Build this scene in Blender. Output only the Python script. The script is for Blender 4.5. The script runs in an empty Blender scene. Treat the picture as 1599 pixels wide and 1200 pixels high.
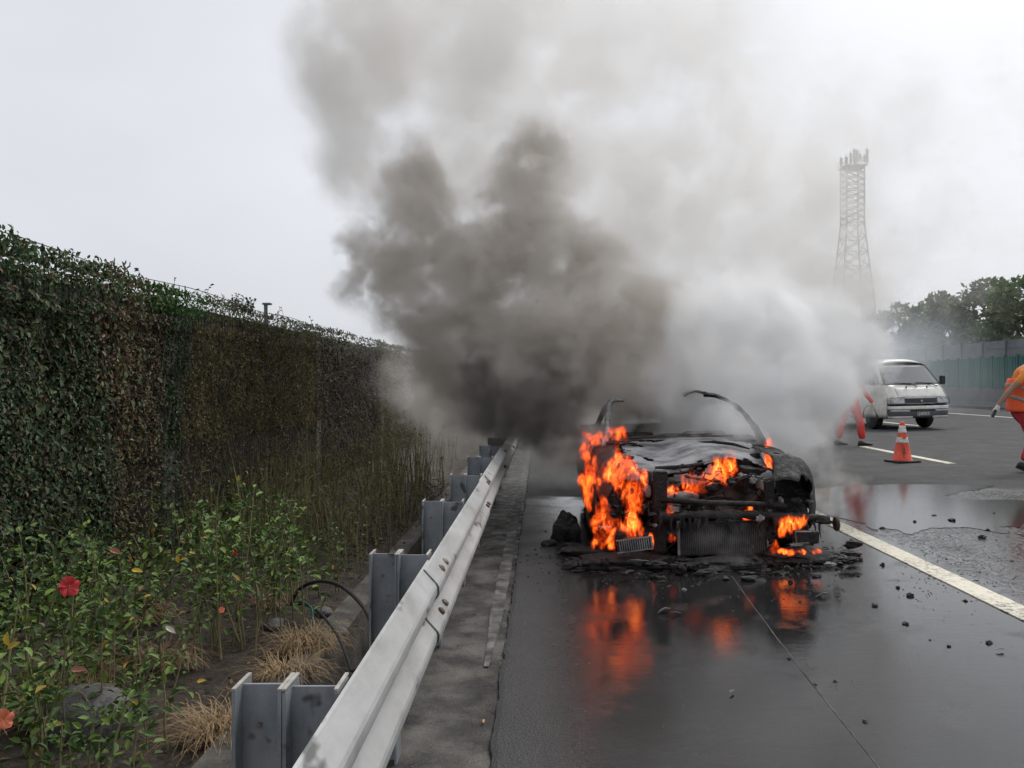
import bpy, bmesh, math, random
import numpy as np
from mathutils import Vector, Matrix, Euler

random.seed(7)
RNG = np.random.default_rng(7)
sc = bpy.context.scene
COL = sc.collection
PI = math.pi

# ------------------------------------------------------------------ camera
CH, F, VX, VY = 1.45, 1290.0, 845.0, 601.0
cam = bpy.data.cameras.new('camera')
cam_o = bpy.data.objects.new('camera', cam)
COL.objects.link(cam_o)
sc.camera = cam_o
cam_o.location = (0, 0, CH)
cam_o.rotation_euler = (PI / 2, 0, 0)
cam.sensor_width = 36
cam.lens = F / 1599 * 36
cam.shift_x = -(VX - 799.5) / 1599
cam.shift_y = (VY - 600) / 1599
cam.clip_start = 0.05
cam.clip_end = 4000

# ------------------------------------------------------------------ sky and sun (overcast, bright cloud up ahead to the right)
SUN_EL, SUN_AZ = math.radians(52), math.radians(38)      # azimuth measured from +Y towards +X
world = bpy.data.worlds.new('World')
sc.world = world
world.use_nodes = True
wn, wl = world.node_tree.nodes, world.node_tree.links
bg = wn['Background']
sky = wn.new('ShaderNodeTexSky')
sky.sky_type = 'NISHITA'
sky.sun_disc = False
sky.sun_elevation = SUN_EL
sky.sun_rotation = SUN_AZ
sky.air_density = 1.0
sky.dust_density = 6.0
hs = wn.new('ShaderNodeHueSaturation')
hs.inputs['Saturation'].default_value = 0.2
wl.new(sky.outputs[0], hs.inputs['Color'])
tc = wn.new('ShaderNodeTexCoord')
cn = wn.new('ShaderNodeTexNoise')
cn.inputs['Scale'].default_value = 1.6
cn.inputs['Detail'].default_value = 4
cn.inputs['Roughness'].default_value = 0.45
mp = wn.new('ShaderNodeMapping')
mp.inputs['Scale'].default_value = (1, 1, 2.2)
wl.new(tc.outputs['Generated'], mp.inputs['Vector'])
wl.new(mp.outputs[0], cn.inputs['Vector'])
cr = wn.new('ShaderNodeMapRange')
cr.inputs[1].default_value = 0.3
cr.inputs[2].default_value = 0.7
cr.inputs[3].default_value = 6.3
cr.inputs[4].default_value = 8.1
wl.new(cn.outputs['Fac'], cr.inputs[0])
cc = wn.new('ShaderNodeVectorMath')
cc.operation = 'SCALE'
cc.inputs[0].default_value = (0.965, 1.0, 1.07)
wl.new(cr.outputs[0], cc.inputs['Scale'])
mx = wn.new('ShaderNodeMix')
mx.data_type = 'RGBA'
mx.inputs[0].default_value = 0.74
wl.new(hs.outputs[0], mx.inputs[6])
wl.new(cc.outputs[0], mx.inputs[7])
wl.new(mx.outputs[2], bg.inputs['Color'])
bg.inputs['Strength'].default_value = 0.1

sun = bpy.data.lights.new('sun', 'SUN')
sun.energy = 1.4
sun.angle = math.radians(25)
sun.color = (1.0, 0.96, 0.9)
sun_o = bpy.data.objects.new('sun', sun)
COL.objects.link(sun_o)
sdir = Vector((math.sin(SUN_AZ) * math.cos(SUN_EL), math.cos(SUN_AZ) * math.cos(SUN_EL), math.sin(SUN_EL)))
sun_o.rotation_euler = (-sdir).to_track_quat('-Z', 'Y').to_euler()
sun_o.location = sdir * 60

vs = sc.view_settings
vs.view_transform = 'Standard'
vs.look = 'None'
vs.exposure = 0.25
vs.gamma = 1.0
sc.cycles.use_denoising = True
sc.cycles.volume_bounces = 14
sc.cycles.volume_step_rate = 2.0
sc.cycles.use_adaptive_sampling = True
sc.cycles.adaptive_threshold = 0.03
sc.cycles.max_bounces = 16
sc.cycles.diffuse_bounces = 3
sc.cycles.glossy_bounces = 3
sc.cycles.volume_max_steps = 512

# ------------------------------------------------------------------ places
CROSS = 0.02
def gz(x):
    return CROSS * max(x, 0.0)
def P(px, py, D):                       # a point seen at a photograph pixel, D metres down the road
    return Vector(((px - VX) / F * D, D, CH - (py - VY) / F * D))
def G(px, py):                          # the road point under a photograph pixel
    D = F * CH / ((py - VY) + CROSS * max(px - VX, 0))
    return Vector(((px - VX) / F * D, D, gz((px - VX) / F * D)))

# ------------------------------------------------------------------ helpers
class MB:
    def __init__(s):
        s.v, s.f, s.m = [], [], []
    def add(s, verts, faces, mat=0):
        o = len(s.v)
        s.v += [tuple(v) for v in verts]
        s.f += [tuple(i + o for i in f) for f in faces]
        s.m += [mat] * len(faces)
        return s
    def box(s, c, d, R=None, mat=0, taper=1.0):
        hx, hy, hz = d[0] / 2, d[1] / 2, d[2] / 2
        vv = []
        for z in (-1, 1):
            k = taper if z > 0 else 1.0
            for x, y in ((-1, -1), (1, -1), (1, 1), (-1, 1)):
                p = Vector((x * hx * k, y * hy * k, z * hz))
                if R is not None:
                    p = R @ p
                vv.append(p + Vector(c))
        s.add(vv, [(3, 2, 1, 0), (4, 5, 6, 7), (0, 1, 5, 4), (1, 2, 6, 5), (2, 3, 7, 6), (3, 0, 4, 7)], mat)
        return s
    def tube(s, path, rad, n=8, cap=True, mat=0):
        path = [Vector(p) for p in path]
        if not hasattr(rad, '__len__'):
            rad = [rad] * len(path)
        vv, ff = [], []
        prev = None
        for i, p in enumerate(path):
            t = (path[min(i + 1, len(path) - 1)] - path[max(i - 1, 0)]).normalized()
            if prev is None:
                a = Vector((0, 0, 1)) if abs(t.z) < 0.9 else Vector((1, 0, 0))
                u = t.cross(a).normalized()
            else:
                u = (prev - t * prev.dot(t)).normalized()
            prev = u
            w = t.cross(u)
            for k in range(n):
                a = 2 * PI * k / n
                vv.append(p + (u * math.cos(a) + w * math.sin(a)) * rad[i])
        for i in range(len(path) - 1):
            for k in range(n):
                k2 = (k + 1) % n
                ff.append((i * n + k, i * n + k2, (i + 1) * n + k2, (i + 1) * n + k))
        if cap:
            ff.append(tuple(range(n - 1, -1, -1)))
            ff.append(tuple((len(path) - 1) * n + k for k in range(n)))
        s.add(vv, ff, mat)
        return s
    def lathe(s, prof, origin, axis='z', n=20, mat=0):
        vv, ff = [], []
        for r, h in prof:
            for k in range(n):
                a = 2 * PI * k / n
                c, d = r * math.cos(a), r * math.sin(a)
                q = {'z': (c, d, h), 'x': (h, c, d), 'y': (c, h, d)}[axis]
                vv.append(Vector(q) + Vector(origin))
        for i in range(len(prof) - 1):
            for k in range(n):
                k2 = (k + 1) % n
                ff.append((i * n + k, i * n + k2, (i + 1) * n + k2, (i + 1) * n + k))
        if prof[0][0] > 1e-4:
            ff.append(tuple(range(n - 1, -1, -1)))
        if prof[-1][0] > 1e-4:
            ff.append(tuple((len(prof) - 1) * n + k for k in range(n)))
        s.add(vv, ff, mat)
        return s
    def grid(s, fn, nu, nv, mat=0):
        vv = [fn(i / nu, j / nv) for j in range(nv + 1) for i in range(nu + 1)]
        ff = [(j * (nu + 1) + i, j * (nu + 1) + i + 1, (j + 1) * (nu + 1) + i + 1, (j + 1) * (nu + 1) + i) for j in range(nv) for i in range(nu)]
        s.add(vv, ff, mat)
        return s
    def prism(s, poly, a, b, axis='y', mat=0):
        n = len(poly)
        def q(p, h):
            return {'y': (p[0], h, p[1]), 'x': (h, p[0], p[1]), 'z': (p[0], p[1], h)}[axis]
        vv = [q(p, a) for p in poly] + [q(p, b) for p in poly]
        ff = [(i, (i + 1) % n, n + (i + 1) % n, n + i) for i in range(n)] + [tuple(range(n - 1, -1, -1)), tuple(range(n, 2 * n))]
        s.add(vv, ff, mat)
        return s

def parent_to(o, parent, world_coords=True):
    o.parent = parent
    if world_coords:
        M = Matrix.Identity(4)
        chain = parent
        loc = chain.matrix_basis
        if chain.parent is not None:
            loc = chain.parent.matrix_basis @ chain.matrix_parent_inverse @ loc
        o.matrix_parent_inverse = loc.inverted()

def mesh_obj(name, me, mats, parent=None, smooth=False, bevel=0.0, local=False, solid=0.0):
    o = bpy.data.objects.new(name, me)
    COL.objects.link(o)
    for m in (mats if isinstance(mats, (list, tuple)) else [mats]):
        me.materials.append(m)
    if smooth:
        me.polygons.foreach_set('use_smooth', [True] * len(me.polygons))
    if solid:
        d = o.modifiers.new('solid', 'SOLIDIFY')
        d.thickness = solid
        d.offset = 0
    if bevel:
        d = o.modifiers.new('bevel', 'BEVEL')
        d.width = bevel
        d.segments = 2
        d.limit_method = 'ANGLE'
    if parent is not None:
        parent_to(o, parent, not local)
    return o

def obj(name, mb, mats, parent=None, smooth=False, bevel=0.0, local=False, solid=0.0, fix=True):
    me = bpy.data.meshes.new(name)
    me.from_pydata(mb.v, [], mb.f)
    if any(mb.m):
        me.polygons.foreach_set('material_index', mb.m)
    if fix:
        bm = bmesh.new()
        bm.from_mesh(me)
        bmesh.ops.recalc_face_normals(bm, faces=bm.faces)
        bm.to_mesh(me)
        bm.free()
    return mesh_obj(name, me, mats, parent, smooth, bevel, local, solid)

def thing(name, label, cat, loc=(0, 0, 0), rz=0.0, group=None, kind=None):
    o = bpy.data.objects.new(name, None)
    COL.objects.link(o)
    o.empty_display_size = 0.1
    o.location = loc
    o.rotation_euler = (0, 0, rz)
    tag(o, label, cat, group, kind)
    return o

def tag(o, label=None, cat=None, group=None, kind=None):
    if label: o['label'] = label
    if cat: o['category'] = cat
    if group: o['group'] = group
    if kind: o['kind'] = kind
    return o

def struct(o, label=None):
    o['kind'] = 'structure'
    if label: o['label'] = label
    return o

def copy_tree(o, parent=None):
    c = o.copy()
    COL.objects.link(c)
    if parent is not None:
        c.parent = parent
    for ch in list(o.children):
        copy_tree(ch, c)
    return c

# value noise for numpy arrays
_LAT = RNG.random((64, 64, 64)).astype(np.float32)
def vnoise(p, scale=1.0, octaves=3, seed=0):
    p = np.asarray(p, dtype=np.float64) * scale + seed * 17.31
    out = np.zeros(len(p)); amp = 1.0; tot = 0.0
    for o in range(octaves):
        i = np.floor(p).astype(int); f = p - i; f = f * f * (3 - 2 * f)
        i0 = i % 64; i1 = (i + 1) % 64
        def L(a, b, c): return _LAT[a[:, 0], b[:, 1], c[:, 2]]
        x = f[:, 0]; y = f[:, 1]; z = f[:, 2]
        c00 = L(i0, i0, i0) * (1 - x) + L(i1, i0, i0) * x
        c10 = L(i0, i1, i0) * (1 - x) + L(i1, i1, i0) * x
        c01 = L(i0, i0, i1) * (1 - x) + L(i1, i0, i1) * x
        c11 = L(i0, i1, i1) * (1 - x) + L(i1, i1, i1) * x
        out += amp * ((c00 * (1 - y) + c10 * y) * (1 - z) + (c01 * (1 - y) + c11 * y) * z)
        tot += amp; amp *= 0.5; p = p * 2.03 + 5.1
    return out / tot
def n1(x, y, z, scale=1.0, octv=3, seed=0):
    return float(vnoise(np.array([[x, y, z]]), scale, octv, seed)[0])

def np_mesh(name, V, Fq, colors=None):
    """V (n,3), Fq (m,4) quads, colors (n,3)"""
    me = bpy.data.meshes.new(name)
    me.vertices.add(len(V))
    me.vertices.foreach_set('co', np.ascontiguousarray(V, dtype=np.float32).ravel())
    m = len(Fq)
    me.loops.add(m * 4)
    me.loops.foreach_set('vertex_index', np.ascontiguousarray(Fq, dtype=np.int32).ravel())
    me.polygons.add(m)
    me.polygons.foreach_set('loop_start', np.arange(0, m * 4, 4, dtype=np.int32))
    me.polygons.foreach_set('loop_total', np.full(m, 4, dtype=np.int32))
    me.update(calc_edges=True)
    if colors is not None:
        a = me.attributes.new('Col', 'FLOAT_COLOR', 'POINT')
        c4 = np.ones((len(V), 4), dtype=np.float32)
        c4[:, :3] = colors
        a.data.foreach_set('color', c4.ravel())
    me.validate()
    return me

def leaf_template(w=0.62, fold=0.16, curl=0.12):
    return np.array([(0, 0, 0), (-w * .42, .28, fold * .8), (-w * .36, .66, fold - curl * .3), (0, 1, -curl), (w * .36, .66, fold - curl * .3), (w * .42, .28, fold * .8)], dtype=float), \
           np.array([(0, 3, 2, 1), (0, 5, 4, 3)])

def frames(direction, normal_hint):
    """rows: orthonormal frames with Y = direction, Z near normal_hint"""
    d = direction / np.linalg.norm(direction, axis=1, keepdims=True)
    x = np.cross(d, normal_hint)
    x /= np.maximum(np.linalg.norm(x, axis=1, keepdims=True), 1e-6)
    z = np.cross(x, d)
    return x, d, z

def scatter_leaves(pos, direction, normal, size, color, tmpl=None):
    T, Q = tmpl if tmpl is not None else leaf_template()
    n = len(pos)
    x, y, z = frames(direction, normal)
    V = pos[:, None, :] + size[:, None, None] * (T[None, :, 0, None] * x[:, None, :] + T[None, :, 1, None] * y[:, None, :] + T[None, :, 2, None] * z[:, None, :])
    k = len(T)
    Fq = (Q[None] + (np.arange(n) * k)[:, None, None]).reshape(-1, 4)
    return V.reshape(-1, 3), Fq, np.repeat(color, k, axis=0)

# ------------------------------------------------------------------ materials
def new_mat(name):
    m = bpy.data.materials.new(name)
    m.use_nodes = True
    return m, m.node_tree.nodes, m.node_tree.links, m.node_tree.nodes['Principled BSDF']

def ramp(N, stops):
    r = N.new('ShaderNodeValToRGB')
    e = r.color_ramp.elements
    while len(e) < len(stops): e.new(0.5)
    for i, (p, c) in enumerate(stops):
        e[i].position = p
        e[i].color = (*c, 1) if len(c) == 3 else c
    return r

def noise_node(N, L, scale, detail=4, rough=0.6, vec=None, sx=(1, 1, 1)):
    n = N.new('ShaderNodeTexNoise')
    n.inputs['Scale'].default_value = scale
    n.inputs['Detail'].default_value = detail
    n.inputs['Roughness'].default_value = rough
    if vec is None:
        g = N.new('ShaderNodeNewGeometry'); vec = g.outputs['Position']
    if sx != (1, 1, 1):
        mpn = N.new('ShaderNodeMapping'); mpn.inputs['Scale'].default_value = sx
        L.new(vec, mpn.inputs['Vector']); vec = mpn.outputs[0]
    L.new(vec, n.inputs['Vector'])
    return n

def mat_noise(name, stops, scale=8, rough=(0.6, 0.9), metal=0.0, bump=0.2, bscale=60, bdist=0.01, detail=6, sx=(1, 1, 1), spec=0.5, coords='pos'):
    m, N, L, b = new_mat(name)
    vec = None
    if coords == 'obj':
        vec = N.new('ShaderNodeTexCoord').outputs['Object']
    n = noise_node(N, L, scale, detail, 0.65, vec, sx)
    r = ramp(N, stops); L.new(n.outputs['Fac'], r.inputs[0]); L.new(r.outputs[0], b.inputs['Base Color'])
    mr = N.new('ShaderNodeMapRange'); mr.inputs[1].default_value = .3; mr.inputs[2].default_value = .7
    mr.inputs[3].default_value = rough[0]; mr.inputs[4].default_value = rough[1]
    n2 = noise_node(N, L, scale * 2.7, 4, .6, vec)
    L.new(n2.outputs['Fac'], mr.inputs[0]); L.new(mr.outputs[0], b.inputs['Roughness'])
    b.inputs['Metallic'].default_value = metal
    b.inputs['Specular IOR Level'].default_value = spec
    if bump:
        n3 = noise_node(N, L, bscale, 5, .65, vec)
        bp = N.new('ShaderNodeBump'); bp.inputs['Strength'].default_value = bump; bp.inputs['Distance'].default_value = bdist
        L.new(n3.outputs['Fac'], bp.inputs['Height']); L.new(bp.outputs[0], b.inputs['Normal'])
    return m

def mat_plain(name, col, rough=0.5, metal=0.0, spec=0.5, dirt=0.25, scale=6):
    k = 1 - dirt
    return mat_noise(name, [(.3, tuple(c * k for c in col)), (.62, col)], scale=scale, rough=(rough * .8, min(1, rough * 1.2)), metal=metal, bump=0.05, bscale=90, bdist=.002, spec=spec)

def mat_leaf(name, rough=0.58, spec=0.35, trans=0.15):
    m, N, L, b = new_mat(name)
    a = N.new('ShaderNodeAttribute'); a.attribute_name = 'Col'
    L.new(a.outputs['Color'], b.inputs['Base Color'])
    b.inputs['Roughness'].default_value = rough
    b.inputs['Specular IOR Level'].default_value = spec
    if trans:
        t = N.new('ShaderNodeBsdfTranslucent'); L.new(a.outputs['Color'], t.inputs['Color'])
        mxs = N.new('ShaderNodeMixShader'); mxs.inputs[0].default_value = trans
        L.new(b.outputs[0], mxs.inputs[1]); L.new(t.outputs[0], mxs.inputs[2])
        L.new(mxs.outputs[0], N['Material Output'].inputs['Surface'])
    return m

M = {}
M['leaf'] = mat_leaf('leaf')
M['dry_leaf'] = mat_leaf('dry_leaf', rough=.8, spec=.2, trans=.1)
M['concrete'] = mat_noise('concrete', [(.38, (.012, .011, .010)), (.48, (.034, .031, .027)), (.56, (.075, .069, .060)), (.74, (.14, .132, .12))], scale=2.9, rough=(.25, .95), bump=.5, bscale=70, bdist=.012)
M['old_paint'] = mat_noise('old_paint', [(.42, (.035, .034, .031)), (.56, (.12, .118, .11)), (.75, (.24, .24, .23))], scale=7, bump=.3, bscale=60)
M['ditch'] = mat_noise('ditch', [(.34, (.022, .019, .015)), (.52, (.07, .063, .053)), (.75, (.15, .14, .12))], scale=4, bump=.6, bscale=40, bdist=.02)
M['soil'] = mat_noise('soil', [(.3, (.02, .015, .011)), (.5, (.05, .038, .028)), (.7, (.1, .08, .06))], scale=9, rough=(.85, 1), bump=1.0, bscale=35, bdist=.03)
M['straw'] = mat_noise('straw', [(.3, (.16, .10, .05)), (.6, (.36, .25, .13)), (.85, (.5, .38, .22))], scale=30, rough=(.7, .9), bump=0)
M['rock'] = mat_noise('rock', [(.3, (.05, .05, .048)), (.6, (.13, .125, .12)), (.8, (.2, .19, .18))], scale=6, bump=.8, bscale=30, bdist=.02)
M['panel_wall'] = mat_noise('panel_wall', [(.3, (.025, .023, .02)), (.6, (.06, .057, .052)), (.85, (.10, .097, .09))], scale=2.5, bump=.4, bscale=30, bdist=.01, sx=(1, 1, .25))
M['column'] = mat_noise('column', [(.3, (.07, .065, .055)), (.6, (.18, .175, .16)), (.85, (.26, .25, .235))], scale=4, bump=.5, bscale=40)
M['stem'] = mat_noise('stem', [(.3, (.08, .07, .03)), (.55, (.2, .18, .08)), (.8, (.34, .29, .16))], scale=5, rough=(.7, .9), bump=0)
M['twig'] = mat_noise('twig', [(.3, (.03, .024, .018)), (.6, (.075, .06, .045)), (.85, (.14, .12, .095))], scale=6, rough=(.8, .95), bump=0)
M['bark'] = mat_noise('bark', [(.3, (.03, .025, .02)), (.7, (.10, .085, .07))], scale=5, bump=.6, bscale=20, bdist=.03)

def mat_galv(name, a, b_, c, metal, rough):
    """galvanised / painted steel with streaks and soot spots"""
    m, N, L, b = new_mat(name)
    n = noise_node(N, L, 2.2, 8, .7, None, (1.5, .6, 1))
    r = ramp(N, [(.28, a), (.46, b_), (.7, c)]); L.new(n.outputs['Fac'], r.inputs[0])
    sp = noise_node(N, L, 11, 3, .5, None, (1, .45, 1))
    sr = ramp(N, [(.63, (0, 0, 0)), (.70, (1, 1, 1))]); L.new(sp.outputs['Fac'], sr.inputs[0])
    mixn = N.new('ShaderNodeMix'); mixn.data_type = 'RGBA'
    L.new(sr.outputs[0], mixn.inputs[0]); L.new(r.outputs[0], mixn.inputs[6]); mixn.inputs[7].default_value = tuple(x * .35 for x in b_) + (1,)
    L.new(mixn.outputs[2], b.inputs['Base Color'])
    b.inputs['Metallic'].default_value = metal
    n2 = noise_node(N, L, 14, 5, .6)
    mr = N.new('ShaderNodeMapRange'); mr.inputs[1].default_value = .3; mr.inputs[2].default_value = .7; mr.inputs[3].default_value = rough[0]; mr.inputs[4].default_value = rough[1]
    L.new(n2.outputs['Fac'], mr.inputs[0]); L.new(mr.outputs[0], b.inputs['Roughness'])
    bp = N.new('ShaderNodeBump'); bp.inputs['Strength'].default_value = .12; bp.inputs['Distance'].default_value = .004
    n3 = noise_node(N, L, 40, 4, .6); L.new(n3.outputs['Fac'], bp.inputs['Height']); L.new(bp.outputs[0], b.inputs['Normal'])
    return m
M['rail'] = mat_galv('rail', (.20, .20, .19), (.36, .365, .36), (.50, .51, .515), .15, (.4, .65))
M['post'] = mat_galv('post', (.10, .11, .12), (.22, .235, .25), (.36, .375, .385), .3, (.45, .7))
M['post_edge'] = mat_noise('post_edge', [(.3, (.25, .235, .2)), (.7, (.5, .48, .44))], scale=12, bump=.2)
M['bolt'] = mat_noise('bolt', [(.35, (.10, .06, .035)), (.65, (.22, .19, .16))], scale=30, metal=.4, rough=(.5, .8), bump=.1)
M['rubber'] = mat_plain('rubber', (.016, .016, .017), .8)
M['green_hose'] = mat_plain('green_hose', (.02, .13, .10), .5)
M['plastic_clear'] = mat_plain('plastic_clear', (.45, .5, .55), .25)
M['white_paint'] = mat_noise('white_paint', [(.3, (.45, .44, .41)), (.55, (.74, .73, .69)), (.8, (.8, .79, .76))], scale=2.4, rough=(.25, .45), bump=.03, bscale=30)
M['black_trim'] = mat_plain('black_trim', (.018, .019, .021), .5)
M['grey_trim'] = mat_plain('grey_trim', (.10, .105, .115), .5)
M['chrome'] = mat_plain('chrome', (.6, .61, .62), .25, metal=.8)
M['rim'] = mat_plain('rim', (.35, .35, .36), .4, metal=.7)
M['lamp_glass'] = mat_plain('lamp_glass', (.55, .57, .6), .12, spec=.8)
M['amber'] = mat_plain('amber', (.6, .25, .05), .3)
M['cloth_cream'] = mat_plain('cloth_cream', (.55, .48, .38), .9)
M['yellow_paint'] = mat_plain('yellow_paint', (.62, .40, .05), .4)
M['cone_red'] = mat_noise('cone_red', [(.3, (.55, .06, .03)), (.6, (.8, .10, .05))], scale=10, rough=(.45, .65), bump=.1, bscale=50)
M['cone_white'] = mat_noise('cone_white', [(.3, (.45, .45, .42)), (.6, (.72, .72, .7))], scale=14, rough=(.4, .6), bump=.05)
M['ink'] = mat_plain('ink', (.03, .02, .02), .6)
M['orange_cloth'] = mat_noise('orange_cloth', [(.3, (.52, .15, .025)), (.65, (.70, .22, .035))], scale=7, rough=(.8, .95), bump=.3, bscale=18, bdist=.02)
M['vest'] = mat_noise('vest', [(.3, (.72, .09, .025)), (.65, (.9, .13, .04))], scale=7, rough=(.7, .9), bump=.25, bscale=16, bdist=.02)
M['reflective'] = mat_plain('reflective', (.28, .27, .26), .4)
M['red_cloth'] = mat_noise('red_cloth', [(.3, (.34, .02, .03)), (.65, (.52, .035, .05))], scale=6, rough=(.8, .95), bump=.4, bscale=14, bdist=.025)
M['red_cloth_bright'] = mat_noise('red_cloth_bright', [(.3, (.55, .03, .03)), (.65, (.75, .06, .045))], scale=6, rough=(.8, .95), bump=.4, bscale=14, bdist=.025)
M['skin'] = mat_plain('skin', (.30, .16, .10), .55, dirt=.15)
M['glove'] = mat_plain('glove', (.68, .66, .64), .9)
M['shoe'] = mat_plain('shoe', (.02, .021, .023), .6)
M['hair'] = mat_plain('hair', (.015, .013, .012), .6)
M['green_panel'] = mat_noise('green_panel', [(.3, (.012, .075, .06)), (.65, (.02, .12, .10))], scale=1.5, rough=(.4, .6), bump=.05, sx=(1, 1, .3))
M['grey_panel'] = mat_noise('grey_panel', [(.3, (.10, .11, .12)), (.65, (.17, .18, .19))], scale=1.2, rough=(.5, .7), bump=.1)
M['barrier'] = mat_noise('barrier', [(.3, (.06, .06, .06)), (.6, (.10, .10, .098)), (.8, (.15, .15, .145))], scale=1.4, bump=.3, bscale=20, sx=(1, 1, .35))
M['tower_steel'] = mat_plain('tower_steel', (.24, .25, .26), .6, metal=.3)
M['antenna'] = mat_plain('antenna', (.16, .17, .16), .6)
M['char'] = mat_noise('char', [(.30, (.006, .006, .006)), (.55, (.014, .0135, .013)), (.72, (.05, .048, .046)), (.9, (.13, .125, .12))], scale=7, rough=(.45, .95), bump=.9, bscale=26, bdist=.02)
M['char_dark'] = mat_noise('char_dark', [(.35, (.005, .005, .005)), (.7, (.016, .015, .015)), (.9, (.05, .05, .05))], scale=11, rough=(.4, .9), bump=1.0, bscale=30, bdist=.02)
M['char_red'] = mat_noise('char_red', [(.35, (.012, .007, .006)), (.55, (.05, .016, .012)), (.75, (.09, .025, .018))], scale=5, rough=(.4, .8), bump=.6, bscale=22)
M['ash_hood'] = mat_noise('ash_hood', [(.30, (.02, .02, .02)), (.42, (.11, .11, .112)), (.56, (.28, .28, .285)), (.75, (.5, .5, .5))], scale=4.5, rough=(.6, .95), bump=.6, bscale=22, bdist=.012, sx=(.55, 1.6, 1))
M['ash'] = mat_noise('ash', [(.3, (.08, .08, .078)), (.55, (.27, .27, .265)), (.8, (.48, .48, .47))], scale=10, rough=(.8, 1), bump=.8, bscale=30, bdist=.015)
M['burnt_alloy'] = mat_noise('burnt_alloy', [(.3, (.06, .06, .06)), (.6, (.3, .3, .29)), (.8, (.5, .5, .48))], scale=14, metal=.4, rough=(.4, .7), bump=.4)
M['burnt_fins'] = mat_noise('burnt_fins', [(.3, (.05, .05, .05)), (.7, (.14, .14, .135))], scale=9, rough=(.6, .9), bump=0)
M['burnt_dark'] = mat_noise('burnt_dark', [(.3, (.02, .02, .02)), (.7, (.10, .095, .09))], scale=14, rough=(.5, .8), bump=.5)
M['grit'] = mat_noise('grit', [(.35, (.06, .06, .055)), (.65, (.35, .34, .31))], scale=300, rough=(.7, .9), bump=0, detail=0)
M['rust'] = mat_noise('rust', [(.3, (.02, .014, .012)), (.6, (.075, .04, .03)), (.85, (.12, .08, .065))], scale=14, rough=(.7, .95), bump=.5)
M['wood_leaf'] = mat_plain('wood_leaf', (.55, .33, .10), .7)

def mat_glass(name, sky_tint=(.06, .07, .075), rough=.05):
    m, N, L, b = new_mat(name)
    b.inputs['Base Color'].default_value = (*sky_tint, 1)
    b.inputs['Roughness'].default_value = rough
    b.inputs['Transmission Weight'].default_value = .35
    b.inputs['IOR'].default_value = 1.5
    n = noise_node(N, L, 3, 3, .5)
    mr = N.new('ShaderNodeMapRange'); mr.inputs[3].default_value = .03; mr.inputs[4].default_value = .22
    L.new(n.outputs['Fac'], mr.inputs[0]); L.new(mr.outputs[0], b.inputs['Roughness'])
    return m
M['glass'] = mat_glass('glass', (.34, .35, .36))  # light grey base colour paints in the sky reflected by the panes

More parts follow.
